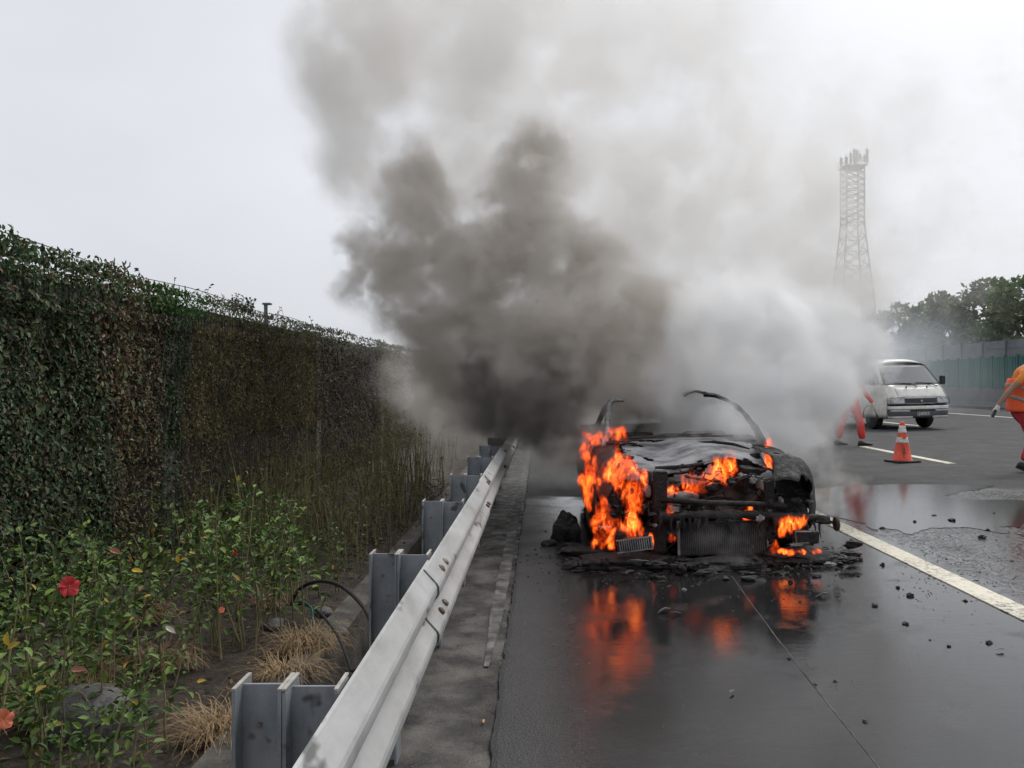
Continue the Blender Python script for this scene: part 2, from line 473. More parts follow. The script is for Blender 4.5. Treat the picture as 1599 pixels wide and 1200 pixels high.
def mat_road():
    m, N, L, b = new_mat('asphalt')
    g = N.new('ShaderNodeNewGeometry')
    pos = g.outputs['Position']
    sep = N.new('ShaderNodeSeparateXYZ'); L.new(pos, sep.inputs[0])
    def math_(op, a, b2=None, clamp=False):
        x = N.new('ShaderNodeMath'); x.operation = op; x.use_clamp = clamp
        for i, q in enumerate((a, b2)):
            if q is None: continue
            if isinstance(q, (int, float)): x.inputs[i].default_value = q
            else: L.new(q, x.inputs[i])
        return x.outputs[0]
    def mrange(v, a, b2, c, d, smooth=True):
        x = N.new('ShaderNodeMapRange'); x.interpolation_type = 'SMOOTHSTEP' if smooth else 'LINEAR'
        L.new(v, x.inputs[0])
        for i, q in enumerate((a, b2, c, d)): x.inputs[i + 1].default_value = q
        return x.outputs[0]
    big = noise_node(N, L, .55, 5, .55, pos).outputs['Fac']
    mid = noise_node(N, L, 2.4, 6, .65, pos).outputs['Fac']
    agg = noise_node(N, L, 95, 3, .7, pos).outputs['Fac']
    vor = N.new('ShaderNodeTexVoronoi'); vor.inputs['Scale'].default_value = 110; L.new(pos, vor.inputs['Vector'])
    # where the fire hose has run: the shoulder and the near part of the first lane
    yj = math_('ADD', sep.outputs[1], math_('MULTIPLY', math_('SUBTRACT', big, .5), 7.0))
    ywet = mrange(yj, 9.6, 11.0, 1.0, 0.0)
    xj = math_('ADD', sep.outputs[0], math_('MULTIPLY', math_('SUBTRACT', mid, .5), 1.6))
    xwet = mrange(xj, 5.6, 6.6, 1.0, 0.0)
    wet = math_('MULTIPLY', ywet, xwet)
    edge = mrange(sep.outputs[0], -.15, .45, 0.52, 1.0)
    wet = math_('MULTIPLY', wet, edge)
    # coarse half-drained texture beyond the white line
    lane = mrange(sep.outputs[0], 3.0, 3.3, 0.0, 1.0)
    speck = mrange(noise_node(N, L, 26, 5, .75, pos).outputs['Fac'], .40, .56, 0.42, 1.0)
    lane_k = math_('SUBTRACT', 1.0, math_('MULTIPLY', lane, math_('SUBTRACT', 1.0, speck)))
    film = math_('MULTIPLY', wet, lane_k)
    patch = mrange(mid, .28, .55, .78, 1.0)
    film = math_('MULTIPLY', film, patch)
    dry = ramp(N, [(.25, (.046, .046, .047)), (.5, (.08, .08, .081)), (.75, (.13, .13, .13))])
    L.new(agg, dry.inputs[0])
    tone = N.new('ShaderNodeMix'); tone.data_type = 'RGBA'; tone.blend_type = 'MULTIPLY'; tone.inputs[0].default_value = 1
    L.new(dry.outputs[0], tone.inputs[6])
    tr = ramp(N, [(.3, (.72, .72, .72)), (.7, (1.15, 1.15, 1.15))]); L.new(mid, tr.inputs[0]); L.new(tr.outputs[0], tone.inputs[7])
    wetcol = N.new('ShaderNodeMix'); wetcol.data_type = 'RGBA'
    L.new(film, wetcol.inputs[0]); L.new(tone.outputs[2], wetcol.inputs[6])
    dk = N.new('ShaderNodeMix'); dk.data_type = 'RGBA'; dk.blend_type = 'MULTIPLY'; dk.inputs[0].default_value = 1
    L.new(tone.outputs[2], dk.inputs[6]); dk.inputs[7].default_value = (.20, .20, .21, 1)
    L.new(dk.outputs[2], wetcol.inputs[7])
    L.new(wetcol.outputs[2], b.inputs['Base Color'])
    rgh = mrange(film, 0.05, 1.0, .85, .03, False)
    ripple = mrange(noise_node(N, L, 5, 4, .6, pos).outputs['Fac'], .42, .75, 0.0, .06)
    L.new(math_('ADD', rgh, ripple), b.inputs['Roughness'])
    b.inputs['IOR'].default_value = 1.45
    L.new(mrange(film, 0, 1, .25, .5, False), b.inputs['Specular IOR Level'])
    hs_ = math_('ADD', math_('MULTIPLY', vor.outputs['Distance'], 1.0), math_('MULTIPLY', agg, .6))
    bp = N.new('ShaderNodeBump'); bp.inputs['Distance'].default_value = .006
    L.new(mrange(film, .1, .95, .75, .035, False), bp.inputs['Strength'])
    L.new(hs_, bp.inputs['Height'])
    rp = noise_node(N, L, 16, 3, .55, pos, (.6, 1.8, 1)).outputs['Fac']
    bp2 = N.new('ShaderNodeBump'); bp2.inputs['Distance'].default_value = .004; bp2.inputs['Strength'].default_value = .16
    L.new(rp, bp2.inputs['Height']); L.new(bp.outputs[0], bp2.inputs['Normal'])
    L.new(bp2.outputs[0], b.inputs['Normal'])
    return m
M['road'] = mat_road()

def mat_puddle():
    m, N, L, b = new_mat('puddle')
    n = noise_node(N, L, 60, 4, .7)
    r = ramp(N, [(.3, (.02, .02, .02)), (.7, (.05, .05, .05))]); L.new(n.outputs['Fac'], r.inputs[0]); L.new(r.outputs[0], b.inputs['Base Color'])
    b.inputs['Roughness'].default_value = .13
    b.inputs['IOR'].default_value = 1.4
    n2 = noise_node(N, L, 9, 3, .5)
    bp = N.new('ShaderNodeBump'); bp.inputs['Strength'].default_value = .08; bp.inputs['Distance'].default_value = .003
    L.new(n2.outputs['Fac'], bp.inputs['Height']); L.new(bp.outputs[0], b.inputs['Normal'])
    return m
M['puddle'] = mat_puddle()

def mat_marking():
    m, N, L, b = new_mat('marking')
    n = noise_node(N, L, 24, 6, .75)
    big = noise_node(N, L, 1.1, 3, .5)
    ad = N.new('ShaderNodeMath'); ad.operation = 'ADD'
    ml = N.new('ShaderNodeMath'); ml.operation = 'MULTIPLY'; ml.inputs[1].default_value = .45
    L.new(big.outputs['Fac'], ml.inputs[0]); L.new(n.outputs['Fac'], ad.inputs[0]); L.new(ml.outputs[0], ad.inputs[1])
    r = ramp(N, [(.56, (.05, .048, .042)), (.64, (.38, .36, .28)), (.74, (.64, .60, .48)), (1.0, (.70, .67, .56))])
    L.new(ad.outputs[0], r.inputs[0]); L.new(r.outputs[0], b.inputs['Base Color'])
    b.inputs['Roughness'].default_value = .5
    bp = N.new('ShaderNodeBump'); bp.inputs['Strength'].default_value = .4; bp.inputs['Distance'].default_value = .006
    L.new(n.outputs['Fac'], bp.inputs['Height']); L.new(bp.outputs[0], b.inputs['Normal'])
    return m
M['marking'] = mat_marking()
# ================================================================== THE SETTING
# ground to the horizon
mb = MB().add([(-900, -60, -.62), (900, -60, -.62), (900, 1800, -.62), (-900, 1800, -.62)], [(0, 1, 2, 3)])
ground = struct(obj('ground', mb, M['soil']))

# carriageway with crossfall; ragged resurfacing lip on the shoulder side
ys = list(np.arange(-3, 14, .06)) + list(np.arange(14, 40, .5)) + list(np.arange(40, 401, 20))
v, f = [], []
for y in ys:
    e = -.2 + (.022 * (n1(0, y, 0, 5, 3) - .5) + .014 * (n1(3, y, 0, 28, 2) - .5))
    v += [(e - .012, y, -.035), (e, y, -.004), (e + .025, y, 0.0), (0.0, y, 0.0), (21.2, y, CROSS * 21.2)]
for i in range(len(ys) - 1):
    for k in range(4):
        f.append((i * 5 + k, i * 5 + k + 1, i * 5 + 5 + k + 1, i * 5 + 5 + k))
road = struct(obj('road', MB().add(v, f), M['road'], fix=False))

# verge of old concrete under the guard rail
def verge(u, w):
    x = -.78 + u * .60
    y = -3 + w * 63
    return (x, y, -.024 + .006 * (n1(x, y, 0, 3, 2) - .5))
struct(obj('concrete_verge', MB().grid(verge, 6, 240), M['concrete']))
v, f = [], []
ys2 = list(np.arange(4.3, 26, .1))
for y in ys2:
    w = .045 * min(1, .25 + (y - 4.3) / 1.6) + .014 * (n1(9, y, 2, 6, 3) - .5)
    v += [(-.285 - w, y, -.0165), (-.285 + w, y, -.0165)]
for i in range(len(ys2) - 1):
    f.append((2 * i, 2 * i + 1, 2 * i + 3, 2 * i + 2))
struct(obj('edge_stripe', MB().add(v, f), M['old_paint']))

# drainage ditch behind the posts
def ditch_sec(y):
    j = .07 * (n1(5, y, 1, 1.3, 3) - .5) + .03 * (n1(5, y, 4, 9, 3) - .5)
    return [(-.78, -.03), (-.80, -.42), (-1.12, -.44), (-1.17 + j, -.02 + j), (-1.19 + j, .0 + j), (-1.32 + j, .005 + j), (-1.34 + j, -.12)]
ysd = list(np.arange(-1, 16, .12)) + list(np.arange(16, 61, 2))
v, f = [], []
for y in ysd:
    v += [(x, y, z) for x, z in ditch_sec(y)]
for i in range(len(ysd) - 1):
    for k in range(6):
        f.append((i * 7 + k, i * 7 + k + 1, i * 7 + 7 + k + 1, i * 7 + 7 + k))
struct(obj('drainage_ditch', MB().add(v, f), M['ditch']))

# planting bed up to the wall
def bed_z(x, y):
    return -.03 + .10 * min(1, max(0, (-1.25 - x) / 1.2)) + .10 * (n1(x, y, 0, 2.2, 3, 4) - .5)
def bed(u, w):
    x = -1.30 - u * 2.1
    y = -1 + w * 27
    return (x, y, bed_z(x, y) - .02)
struct(obj('planting_bed', MB().grid(bed, 26, 270), M['soil'], smooth=True))
mb = MB().add([(-3.4, 26, .0), (-1.3, 26, -.06), (-1.3, 120, -.06), (-3.4, 120, 0)], [(0, 1, 2, 3)])
struct(obj('far_bed', mb, M['soil']))

# painted markings, a few millimetres of thermoplastic
def line_strip(name, x0, y0, y1, w, step=.05):
    v, f = [], []
    yy = list(np.arange(y0, y1 + 1e-6, step))
    for y in yy:
        a = .010 * (n1(x0, y, 0, 14, 3) - .5)
        b = .010 * (n1(x0, y, 8, 14, 3) - .5)
        xa, xb = x0 - w / 2 + a, x0 + w / 2 + b
        v += [(xa - .002, y, gz(xa) + .0005), (xa, y, gz(xa) + .007), (xb, y, gz(xb) + .007), (xb + .002, y, gz(xb) + .0005)]
    for i in range(len(yy) - 1):
        for k in range(3):
            f.append((4 * i + k, 4 * i + k + 1, 4 * i + 4 + k + 1, 4 * i + 4 + k))
    f += [(0, 1, 2, 3), tuple(4 * (len(yy) - 1) + k for k in (3, 2, 1, 0))]
    return struct(obj(name, MB().add(v, f), M['marking']))
line_strip('shoulder_line', 2.93, -1, 14, .18)
line_strip('shoulder_line', 2.93, 14, 160, .18, 2)
for k in range(4):
    line_strip('lane_dash', 6.81, 13.7 + 10 * k, 17.5 + 10 * k, .15, .2)
for k in range(4):
    line_strip('lane_dash', 11.2, 14.4 + 10 * k, 18.2 + 10 * k, .15, .2)
line_strip('far_edge_line', 16.1, 10, 150, .15, 2)

# thin construction seam running down the shoulder
pts = [G(1142, 900), G(1180, 952), G(1232, 1022), G(1300, 1108), G(1372, 1200), G(1420, 1262)]
v, f = [], []
fine = []
for a, b in zip(pts, pts[1:]):
    for t in np.arange(0, 1, .05):
        p = a.lerp(b, t); fine.append((p.x + .006 * (n1(p.y, 1, 1, 8, 2) - .5), p.y))
for x, y in fine:
    v += [(x - .0028, y, gz(x) + .0022), (x + .0028, y, gz(x) + .0022)]
for i in range(len(fine) - 1):
    f.append((2 * i, 2 * i + 1, 2 * i + 3, 2 * i + 2))
struct(obj('paving_seam', MB().add(v, f), M['concrete']))

# standing water in the first lane
def puddle(name, outline, sub=16, amp=.13, seed=0):
    pts = [G(*p) for p in outline]
    out = []
    for i in range(len(pts)):
        a, b = pts[i], pts[(i + 1) % len(pts)]
        for t in range(sub):
            p = a.lerp(b, t / sub)
            k = amp
            x = p.x + k * (n1(p.x, p.y, seed, 4, 4) - .5) * 2
            y = p.y + (k * 3.2 if p.y < 8.9 else k * .5) * (n1(p.x, p.y, seed + 9, 4, 4) - .5) * 2
            out.append((x, y, gz(x) + .004))
    bm = bmesh.new()
    vs_ = [bm.verts.new(p) for p in out]
    edges = [bm.edges.new((vs_[i], vs_[(i + 1) % len(vs_)])) for i in range(len(vs_))]
    bmesh.ops.triangle_fill(bm, edges=edges, use_beauty=True)
    bmesh.ops.recalc_face_normals(bm, faces=bm.faces)
    me = bpy.data.meshes.new(name); bm.to_mesh(me); bm.free()
    if me.polygons and me.polygons[0].normal.z < 0: me.flip_normals()
    return struct(mesh_obj(name, me, M['puddle']))
puddle('puddle', [(1225, 775), (1270, 764), (1330, 758), (1440, 757), (1548, 759), (1528, 765), (1496, 770), (1474, 776), (1492, 780), (1560, 781), (1640, 783), (1660, 806), (1600, 822), (1540, 828), (1470, 832), (1430, 838), (1385, 829), (1345, 818), (1300, 806), (1255, 796)])

# ================================================================== GUARD RAIL
RX = -.432
rail = thing('guard_rail', 'grey galvanised corrugated guard rail on wide steel posts along the shoulder', 'guard rail', (RX, 1.8, -.02))
WPH = [(0, .160), (.009, .157), (.074, .108), (.082, .099), (.084, .088), (.084, .074), (.078, .064), (.020, .020), (.012, .009)]
WPH = [(x * .68, z) for x, z in WPH]
WP = WPH + [(x, -z) for x, z in reversed(WPH)]
def beam(y0, y1, off):
    v, f = [], []
    n = len(WP)
    yy = [y0, y0 + .02] + [y0 + (y1 - y0) * t / 6 for t in range(1, 6)] + [y1 - .02, y1]
    for y in yy:
        for x, z in WP:
            v.append((RX + x + off, y, .625 + z + .004 * (n1(0, y, 3, .8, 2) - .5)))
    for i in range(len(yy) - 1):
        for k in range(n - 1):
            f.append((i * n + k, i * n + k + 1, (i + 1) * n + k + 1, (i + 1) * n + k))
    return MB().add(v, f)
splices = [.38 + 2.75 * k for k in range(14)]
for k, y0 in enumerate(splices):
    o = obj('beam', beam(y0 - .16, y0 + 2.75 + .0, .009 * (k % 2)), M['rail'], rail, smooth=False, solid=.004)
    if y0 > 1 and y0 < 15:
        for dz, dx in ((.118, .064), (-.044, .064), (.0, .012)):
            for dy in (.04, .16) if dx > .02 else ():
                p = Vector((RX + dx * .68 + .005, y0 + dy, .625 + dz))
                nrm = Vector((.7, 0, .7 if dz > 0 else .72)).normalized()
                obj('bolt', MB().tube([p - nrm * .004, p + nrm * .007, p + nrm * .012], [.016, .016, .009], 8), M['bolt'], rail)
def hbeam(x0, x1, y, zt, zb, t=.008, fl=.10):
    mb = MB()
    mb.box(((x0 + x1) / 2, y, (zt + zb) / 2), (x1 - x0 - 2 * t, t, zt - zb))
    for x in (x0 + t / 2, x1 - t / 2):
        mb.box((x, y, (zt + zb) / 2 + .002), (t, fl, zt - zb))
    return mb
for k in range(22):
    y = 1.83 + 1.42 * k
    tilt = .012 * (random.random() - .5)
    p = obj('post', hbeam(RX - .235, RX - .128, y, .79 + tilt, -.4), M['post'], rail)
    q = obj('spacer_block', hbeam(RX - .126, RX - .006, y, .785 + tilt, .42), M['post'], rail)
    # cut edges, bright on the top
    if k < 8:
        for x in (RX - .231, RX - .132, RX - .122, RX - .010):
            obj('cut_edge', MB().box((x, y, .795 + tilt), (.0085, .102, .004)), M['post_edge'], rail)
    if k < 4:
        pb = Vector((RX - .19, y - .005, .70))
        obj('bolt', MB().tube([pb, pb + Vector((0, -.006, 0))], .006, 8), M['bolt'], rail)

# ================================================================== NOISE BARRIER WITH IVY
WX, WT = -3.2, 2.16
wall = thing('noise_barrier', 'tall ribbed concrete barrier beside the road, overgrown with creeper', 'wall', (WX, 6, -.1))
cols_y = [2.0, 6.85, 11.45, 16.05, 20.65, 25.25, 29.85, 34.45, 39.05, 43.65, 48.25, 52.85, 57.45]
for a, b in zip(cols_y, cols_y[1:]):
    # ribbed panels, two heights
    for z0, z1 in ((-.25, 1.02), (1.03, WT - .02)):
        v, f = [], []
        n = int((b - a - .24) / .07)
        for i in range(n * 4 + 1):
            yy = a + .12 + (b - a - .24) * i / (n * 4)
            dx = (0, .022, .022, 0)[i % 4]
            v += [(WX + dx, yy, z0), (WX + dx, yy, z1)]
        for i in range(n * 4):
            f.append((2 * i, 2 * i + 2, 2 * i + 3, 2 * i + 1))
        obj('panel', MB().add(v, f), M['panel_wall'], wall, solid=.06)
for y in cols_y:
    obj('column', MB().box((WX + .02, y, WT / 2 - .1), (.2, .22, WT + .25)), M['column'], wall, bevel=.01)

ivy = thing('creeper', 'dense creeper with green, brown and dead leaves covering the roadside barrier', 'creeper', (WX + .1, 6, 0))
def ivy_color(y, z, r, big):
    """colour of the creeper by stretch of wall"""
    g_dark = np.array([.050, .080, .036]); g_mid = np.array([.090, .128, .055]); brown = np.array([.135, .090, .052]); olive = np.array([.165, .145, .045]); green = np.array([.065, .15, .030]); black = np.array([.036, .028, .021]); pale = np.array([.28, .25, .14])
    n = len(y)
    c = np.zeros((n, 3))
    jit = big * 1.0 - .5
    yy = y + jit * 1.1
    z1 = yy < 5.65
    z2 = (yy >= 5.65) & (yy < 6.55)
    z3 = (yy >= 6.55) & (yy < 7.05)
    z4 = (yy >= 7.05) & (yy < 11.2)
    z5 = (yy >= 11.2) & (yy < 15.5)
    z6 = yy >= 15.5
    def pick(mask, opts):
        idx = np.nonzero(mask)[0]
        if not len(idx): return
        k = np.array([w for w, _ in opts]).cumsum()
        ch = np.searchsorted(k / k[-1], r[idx])
        c[idx] = np.array([q for _, q in opts])[np.minimum(ch, len(opts) - 1)]
    pick(z1, [(.60, g_dark), (.24, g_mid), (.15, brown), (.01, pale)])
    pick(z2, [(.22, g_dark), (.55, brown), (.1, olive), (.07, black), (.06, pale)])
    pick(z3, [(.6, g_dark), (.15, g_mid), (.25, black)])
    pick(z4, [(.40, olive), (.42, brown), (.08, g_dark), (.06, black), (.05, pale)])
    pick(z5, [(.62, black), (.26, brown), (.08, olive), (.04, g_dark)])
    pick(z6, [(.5, olive), (.3, brown), (.2, g_dark)])
    top = (z > WT - .10) & (RNG.random(n) < .55)
    c[top] = np.where((r[top] < .6)[:, None], g_mid, green * .6)
    tuft = (np.abs(y - 6.95) < .55) & (z > WT - .14)
    c[tuft] = green * .8
    return c
bands = [(3.8, 6.0, 7600, .036), (6.0, 8.2, 7400, .034), (8.2, 12, 5200, .037), (12, 18, 2400, .047), (18, 32, 500, .075)]
posl, sizl = [], []
for y0, y1, dens, s in bands:
    n = int((y1 - y0) * 2.5 * dens)
    y = RNG.uniform(y0, y1, n); z = RNG.uniform(-.1, WT + .04, n)
    posl.append(np.stack([np.zeros(n), y, z], 1)); sizl.append(s * RNG.uniform(.55, 1.3, n))
pos = np.concatenate(posl); siz = np.concatenate(sizl)
bigN = vnoise(pos, 1.3, 3, 2)
fine = vnoise(pos, 5.0, 2, 5)
keep = np.ones(len(pos), bool)
# thin stretches where the panels and dead twigs show
bare = (pos[:, 1] > 11.4) & (pos[:, 1] < 15.2) & (pos[:, 2] > .9)
keep &= ~(bare & (RNG.random(len(pos)) < .62))
low = (pos[:, 2] < .75 + .35 * bigN) & (pos[:, 1] > 6.2)
keep &= ~(low & (RNG.random(len(pos)) < .72))
gaps = (fine < .30)
keep &= ~(gaps & (RNG.random(len(pos)) < .75))
pos, siz, bigN, fine = pos[keep], siz[keep], bigN[keep], fine[keep]
siz = np.where((pos[:, 1] > 6.9) & (pos[:, 1] < 11.5), siz * .72, siz)
n = len(pos)
bulge = np.where(pos[:, 2] > WT - .25, .07, 0) + np.where(pos[:, 1] < 6.0, .05, 0)
pos[:, 0] = WX + .045 + (bigN * .16 + fine * .10) * RNG.uniform(.45, 1.0, n) + bulge * RNG.random(n)
topw = .10 * vnoise(np.stack([pos[:, 1], 0 * pos[:, 1], 0 * pos[:, 1]], 1), 1.6, 4, 3) + np.where(pos[:, 1] < 5.9, .05, 0)
pos[:, 2] += np.where(pos[:, 2] > WT - .15, topw * RNG.uniform(.2, 1.1, n), 0)
dirn = np.stack([RNG.normal(.25, .45, n), RNG.normal(0, .7, n), RNG.normal(-.55, .6, n)], 1)
dirn[pos[:, 2] > WT] += np.array([.0, 0, 1.1])
nrm = np.stack([np.full(n, 1.0), RNG.normal(0, .45, n), RNG.normal(.45, .45, n)], 1)
r = RNG.random(n)
col = ivy_color(pos[:, 1], pos[:, 2], r, bigN) * RNG.uniform(.65, 1.35, n)[:, None]
V, Q, C = scatter_leaves(pos, dirn, nrm, siz, col)
o = mesh_obj('foliage', np_mesh('foliage', V, Q, C), M['leaf'], ivy)
o['kind'] = 'stuff'
# the largest single leaves of the near stretch
lt, lq = leaf_template(.72, .14, .16)
leaf_me = []
for c in ((.045, .072, .034), (.06, .095, .043), (.08, .115, .052), (.11, .13, .06)):
    me = np_mesh('leaf', lt, lq, np.repeat(np.array([c]), len(lt), 0)); me.materials.append(M['leaf']); leaf_me.append(me)
base = ivy.matrix_basis.inverted()
for k in range(280):
    y = 4.75 + (random.random() ** 1.5) * 1.6
    z = random.uniform(-.05, WT)
    o = bpy.data.objects.new('leaf', random.choice(leaf_me)); COL.objects.link(o)
    s = random.uniform(.034, .056)
    R = Euler((random.uniform(-.5, .5), random.uniform(-.5, .5), random.uniform(-.6, .6))).to_matrix().to_4x4()
    B0 = Matrix(((0, 0.25, 1, 0), (1, 0, 0, 0), (0, -1, .25, 0), (0, 0, 0, 1)))
    o.parent = ivy
    o.matrix_parent_inverse = base
    o.matrix_basis = Matrix.Translation((WX + .20 + .10 * random.random(), y, z)) @ R @ B0 @ Matrix.Scale(s, 4)
# dead stems hanging over the barrier
mb = MB()
for k in range(900):
    y = 3.8 + 15 * random.random() ** 1.2
    z = random.uniform(.2, WT + .05)
    x = WX + .08 + .14 * random.random()
    ln = random.uniform(.12, .5)
    p = Vector((x, y, z)); path = [p]
    d = Vector((.1, random.gauss(0, .6), -1)).normalized()
    for j in range(3):
        d = (d + Vector((random.gauss(0, .12), random.gauss(0, .45), random.gauss(-.1, .3)))).normalized()
        p = p + d * ln / 3; path.append(p)
    mb.tube(path, [.003, .003, .002, .0014], 3, cap=False)
for k in range(14):           # long horizontal runners over the bare stretch
    z = 1.0 + .085 * k
    mb.tube([(WX + .06 + .02 * random.random(), 11.4 + .4 * j, z + random.gauss(0, .015)) for j in range(11)], .006, 3, cap=False)
o = obj('stem', mb, M['twig'], ivy); o['kind'] = 'stuff'
# sprigs standing up over the top
mb = MB(); lp, ld, ls = [], [], []
for k in range(70):
    y = random.choice([random.uniform(4.6, 6.4), random.uniform(4.6, 14), random.uniform(8.3, 8.7)])
    h = random.uniform(.04, .20) if y > 6 else random.uniform(.05, .15)
    b0 = Vector((WX + random.uniform(0, .2), y, WT + .02))
    tip = b0 + Vector((random.gauss(0, .05), random.gauss(0, .06), h))
    mb.tube([b0, (b0 + tip) / 2 + Vector((0, .01, 0)), tip], [.003, .0025, .0015], 3, cap=False)
    for j in range(7):
        t = random.uniform(.2, 1)
        lp.append(b0.lerp(tip, t)); ld.append((random.gauss(0, 1), random.gauss(0, 1), random.uniform(-.2, 1))); ls.append(random.uniform(.025, .045))
obj('sprig_stem', mb, M['twig'], ivy)['kind'] = 'stuff'
lp, ld, ls = np.array([tuple(p) for p in lp]), np.array(ld), np.array(ls)
V, Q, C = scatter_leaves(lp, ld, np.tile((.3, -.5, 1.0), (len(lp), 1)), ls, np.tile((.04, .06, .025), (len(lp), 1)) * RNG.uniform(.6, 1.3, len(lp))[:, None])
mesh_obj('sprig_leaf', np_mesh('sprig_leaf', V, Q, C), M['leaf'], ivy)['kind'] = 'stuff'

# a strand of wire above the barrier on short brackets
wire = thing('wire_fence', 'thin wire strand stretched above the overgrown barrier', 'wire', (WX, 9, WT))
path = []
for k in range(60):
    y = 4.4 + k * .42
    path.append((WX - .12, y, WT + .22 + .02 * math.sin(k * .9) - .004 * k))
obj('strand', MB().tube(path, .0035, 4), M['twig'], wire)
for y in (5.5, 7.7, 10.0, 13.2, 17.0):
    obj('bracket', MB().tube([(WX - .1, y, WT - .1), (WX - .12, y, WT + .24 - .004 * (y - 4.4) / .42)], .006, 5), M['twig'], wire)
# short post with a cap behind the barrier
px_ = (415 - VX) / F * 12.0
post = thing('marker_post', 'short pale metal post with a flat cap behind the barrier', 'post', (px_, 12.0, 1.4))
obj('shaft', MB().tube([(px_, 12.0, 1.4), (px_, 12.0, CH + 124 / F * 12)], .028, 8), M['grey_panel'], post)
obj('cap', MB().box((px_ + .02, 12.0, CH + 126 / F * 12), (.12, .09, .03)), M['grey_panel'], post, bevel=.006)

# ================================================================== FAR SIDE OF THE ROAD
FX = 20.2
fz = gz(FX)
bar = thing('concrete_barrier', 'long low grey concrete barrier along the far edge of the motorway', 'barrier', (FX, 40, fz))
prof = [(-.34, 0), (-.34, .1), (-.2, .28), (-.12, .86), (.12, .86), (.2, .28), (.34, .1), (.34, 0)]
for k in range(17):
    y0 = 24 + 4 * k
    obj('segment', MB().prism([(FX + a, fz + b) for a, b in prof], y0, y0 + 3.985), M['barrier'], bar)
struct(obj('far_kerb', MB().box((FX - .7, 60, fz + .03), (.55, 90, .16)), M['barrier'], bevel=.02))
gp = thing('glare_fence', 'row of dark green upright panels standing on the far concrete barrier', 'fence', (FX, 40, fz + .86))
for k in range(68):
    y0 = 24 + k
    mb = MB().box((FX + .02, y0 + .5, fz + .86 + .72), (.05, .86, 1.38))
    for j in range(4):
        mb.box((FX - .016, y0 + .2 + .2 * j, fz + .86 + .72), (.03, .06, 1.30))
    obj('panel', mb, M['green_panel'], gp)
    obj('upright', MB().box((FX, y0, fz + .86 + .74), (.10, .09, 1.46)), M['green_panel'], gp)
nw = thing('sound_wall', 'grey ribbed sound wall rising behind the green panels on the far side', 'wall', (FX + 1.2, 40, fz))
for k in range(34):
    y0 = 24 + 2 * k
    mb = MB().box((FX + 1.25, y0 + 1, 1.85), (.10, 1.9, 3.3))
    for j in range(9):
        mb.box((FX + 1.19, y0 + 1, .5 + .34 * j), (.03, 1.86, .20))
    obj('panel', mb, M['grey_panel'], nw)
    obj('post', MB().box((FX + 1.2, y0, 1.87), (.2, .11, 3.36)), M['grey_panel'], nw)

# trees behind the sound wall
TREE_LABELS = ['broad leafy tree rising behind the far sound wall at the picture edge', 'second leafy tree behind the far sound wall, its top a rounded dome', 'third leafy tree behind the sound wall, above the running worker\'s arm', 'fourth tree behind the sound wall, above the right end of the white van', 'fifth tree behind the sound wall, above the white van\'s roof', 'sixth tree behind the sound wall, next to the foot of the lattice tower', 'hazy tree beyond the lattice tower foot, half lost in smoke', 'faint far tree lost in the smoke behind the white van', 'farthest faint tree in the row behind the sound wall', 'last tree of the row, wholly greyed by smoke']
def tree(x, y, h, rad, seed, label):
    rs = np.random.default_rng(seed)
    t = thing('broadleaf_tree', label, 'tree', (x, y, 0), group='trees behind the far sound wall')
    mb = MB()
    top = Vector((x + rs.normal(0, .3), y + rs.normal(0, .3), h * .78))
    mb.tube([(x, y, -.3), (x + .05, y, h * .3), tuple(top)], [.2, .15, .04], 7)
    clumps = []
    nb = 26
    for k in range(nb):
        a = rs.uniform(0, 2 * PI); zz = h * rs.uniform(.38, .97)
        rr = rad * math.sqrt(max(.08, 1 - ((zz / h - .62) / .42) ** 2)) * rs.uniform(.45, 1.0)
        c = Vector((x + rr * math.cos(a), y + rr * math.sin(a), zz))
        clumps.append((c, rs.uniform(.45, .85)))
        mb.tube([(x, y, zz * .62), ((x + c.x) / 2, (y + c.y) / 2, zz * .85), tuple(c)], [.06, .04, .015], 4, cap=False)
    obj('trunk', mb, M['bark'], t, smooth=True)
    pp, dd, ss, cc_ = [], [], [], []
    for c, cr_ in clumps:
        m_ = 130
        d = rs.normal(0, 1, (m_, 3)); d /= np.linalg.norm(d, axis=1, keepdims=True)
        q = np.array(c) + d * cr_ * (rs.random((m_, 1)) ** .45) * np.array([1, 1, .8])
        pp.append(q); dd.append(d + rs.normal(0, .6, (m_, 3)) + np.array([0, 0, .25])); ss.append(rs.uniform(.16, .36, m_))
        tone = rs.uniform(.7, 1.3)
        cc_.append(np.tile(np.array([.085, .135, .048]) * tone, (m_, 1)) * rs.uniform(.7, 1.35, (m_, 1)))
    pp, dd, ss, cc_ = map(np.concatenate, (pp, dd, ss, cc_))
    V, Q, C = scatter_leaves(pp, dd, rs.normal(0, .5, pp.shape) + np.array([0, 0, 1.0]), ss, cc_, leaf_template(.8, .1, .1))
    mesh_obj('crown', np_mesh('crown', V, Q, C), M['leaf'], t)
tree_spots = [(24.8, 41.5, 6.9, 2.6), (25.4, 45.5, 7.0, 2.5), (25.0, 49.6, 6.8, 2.4), (25.8, 53.8, 7.1, 2.7), (25.2, 58.2, 6.9, 2.5), (25.6, 63.0, 6.7, 2.6), (26.5, 69, 6.6, 2.6), (26.2, 76, 6.8, 2.8), (27.0, 84, 7.0, 2.8), (27, 93, 7.0, 3.0)]
for k, (x, y, h, rr) in enumerate(tree_spots):
    tree(x, y, h, rr, 100 + k, TREE_LABELS[k])

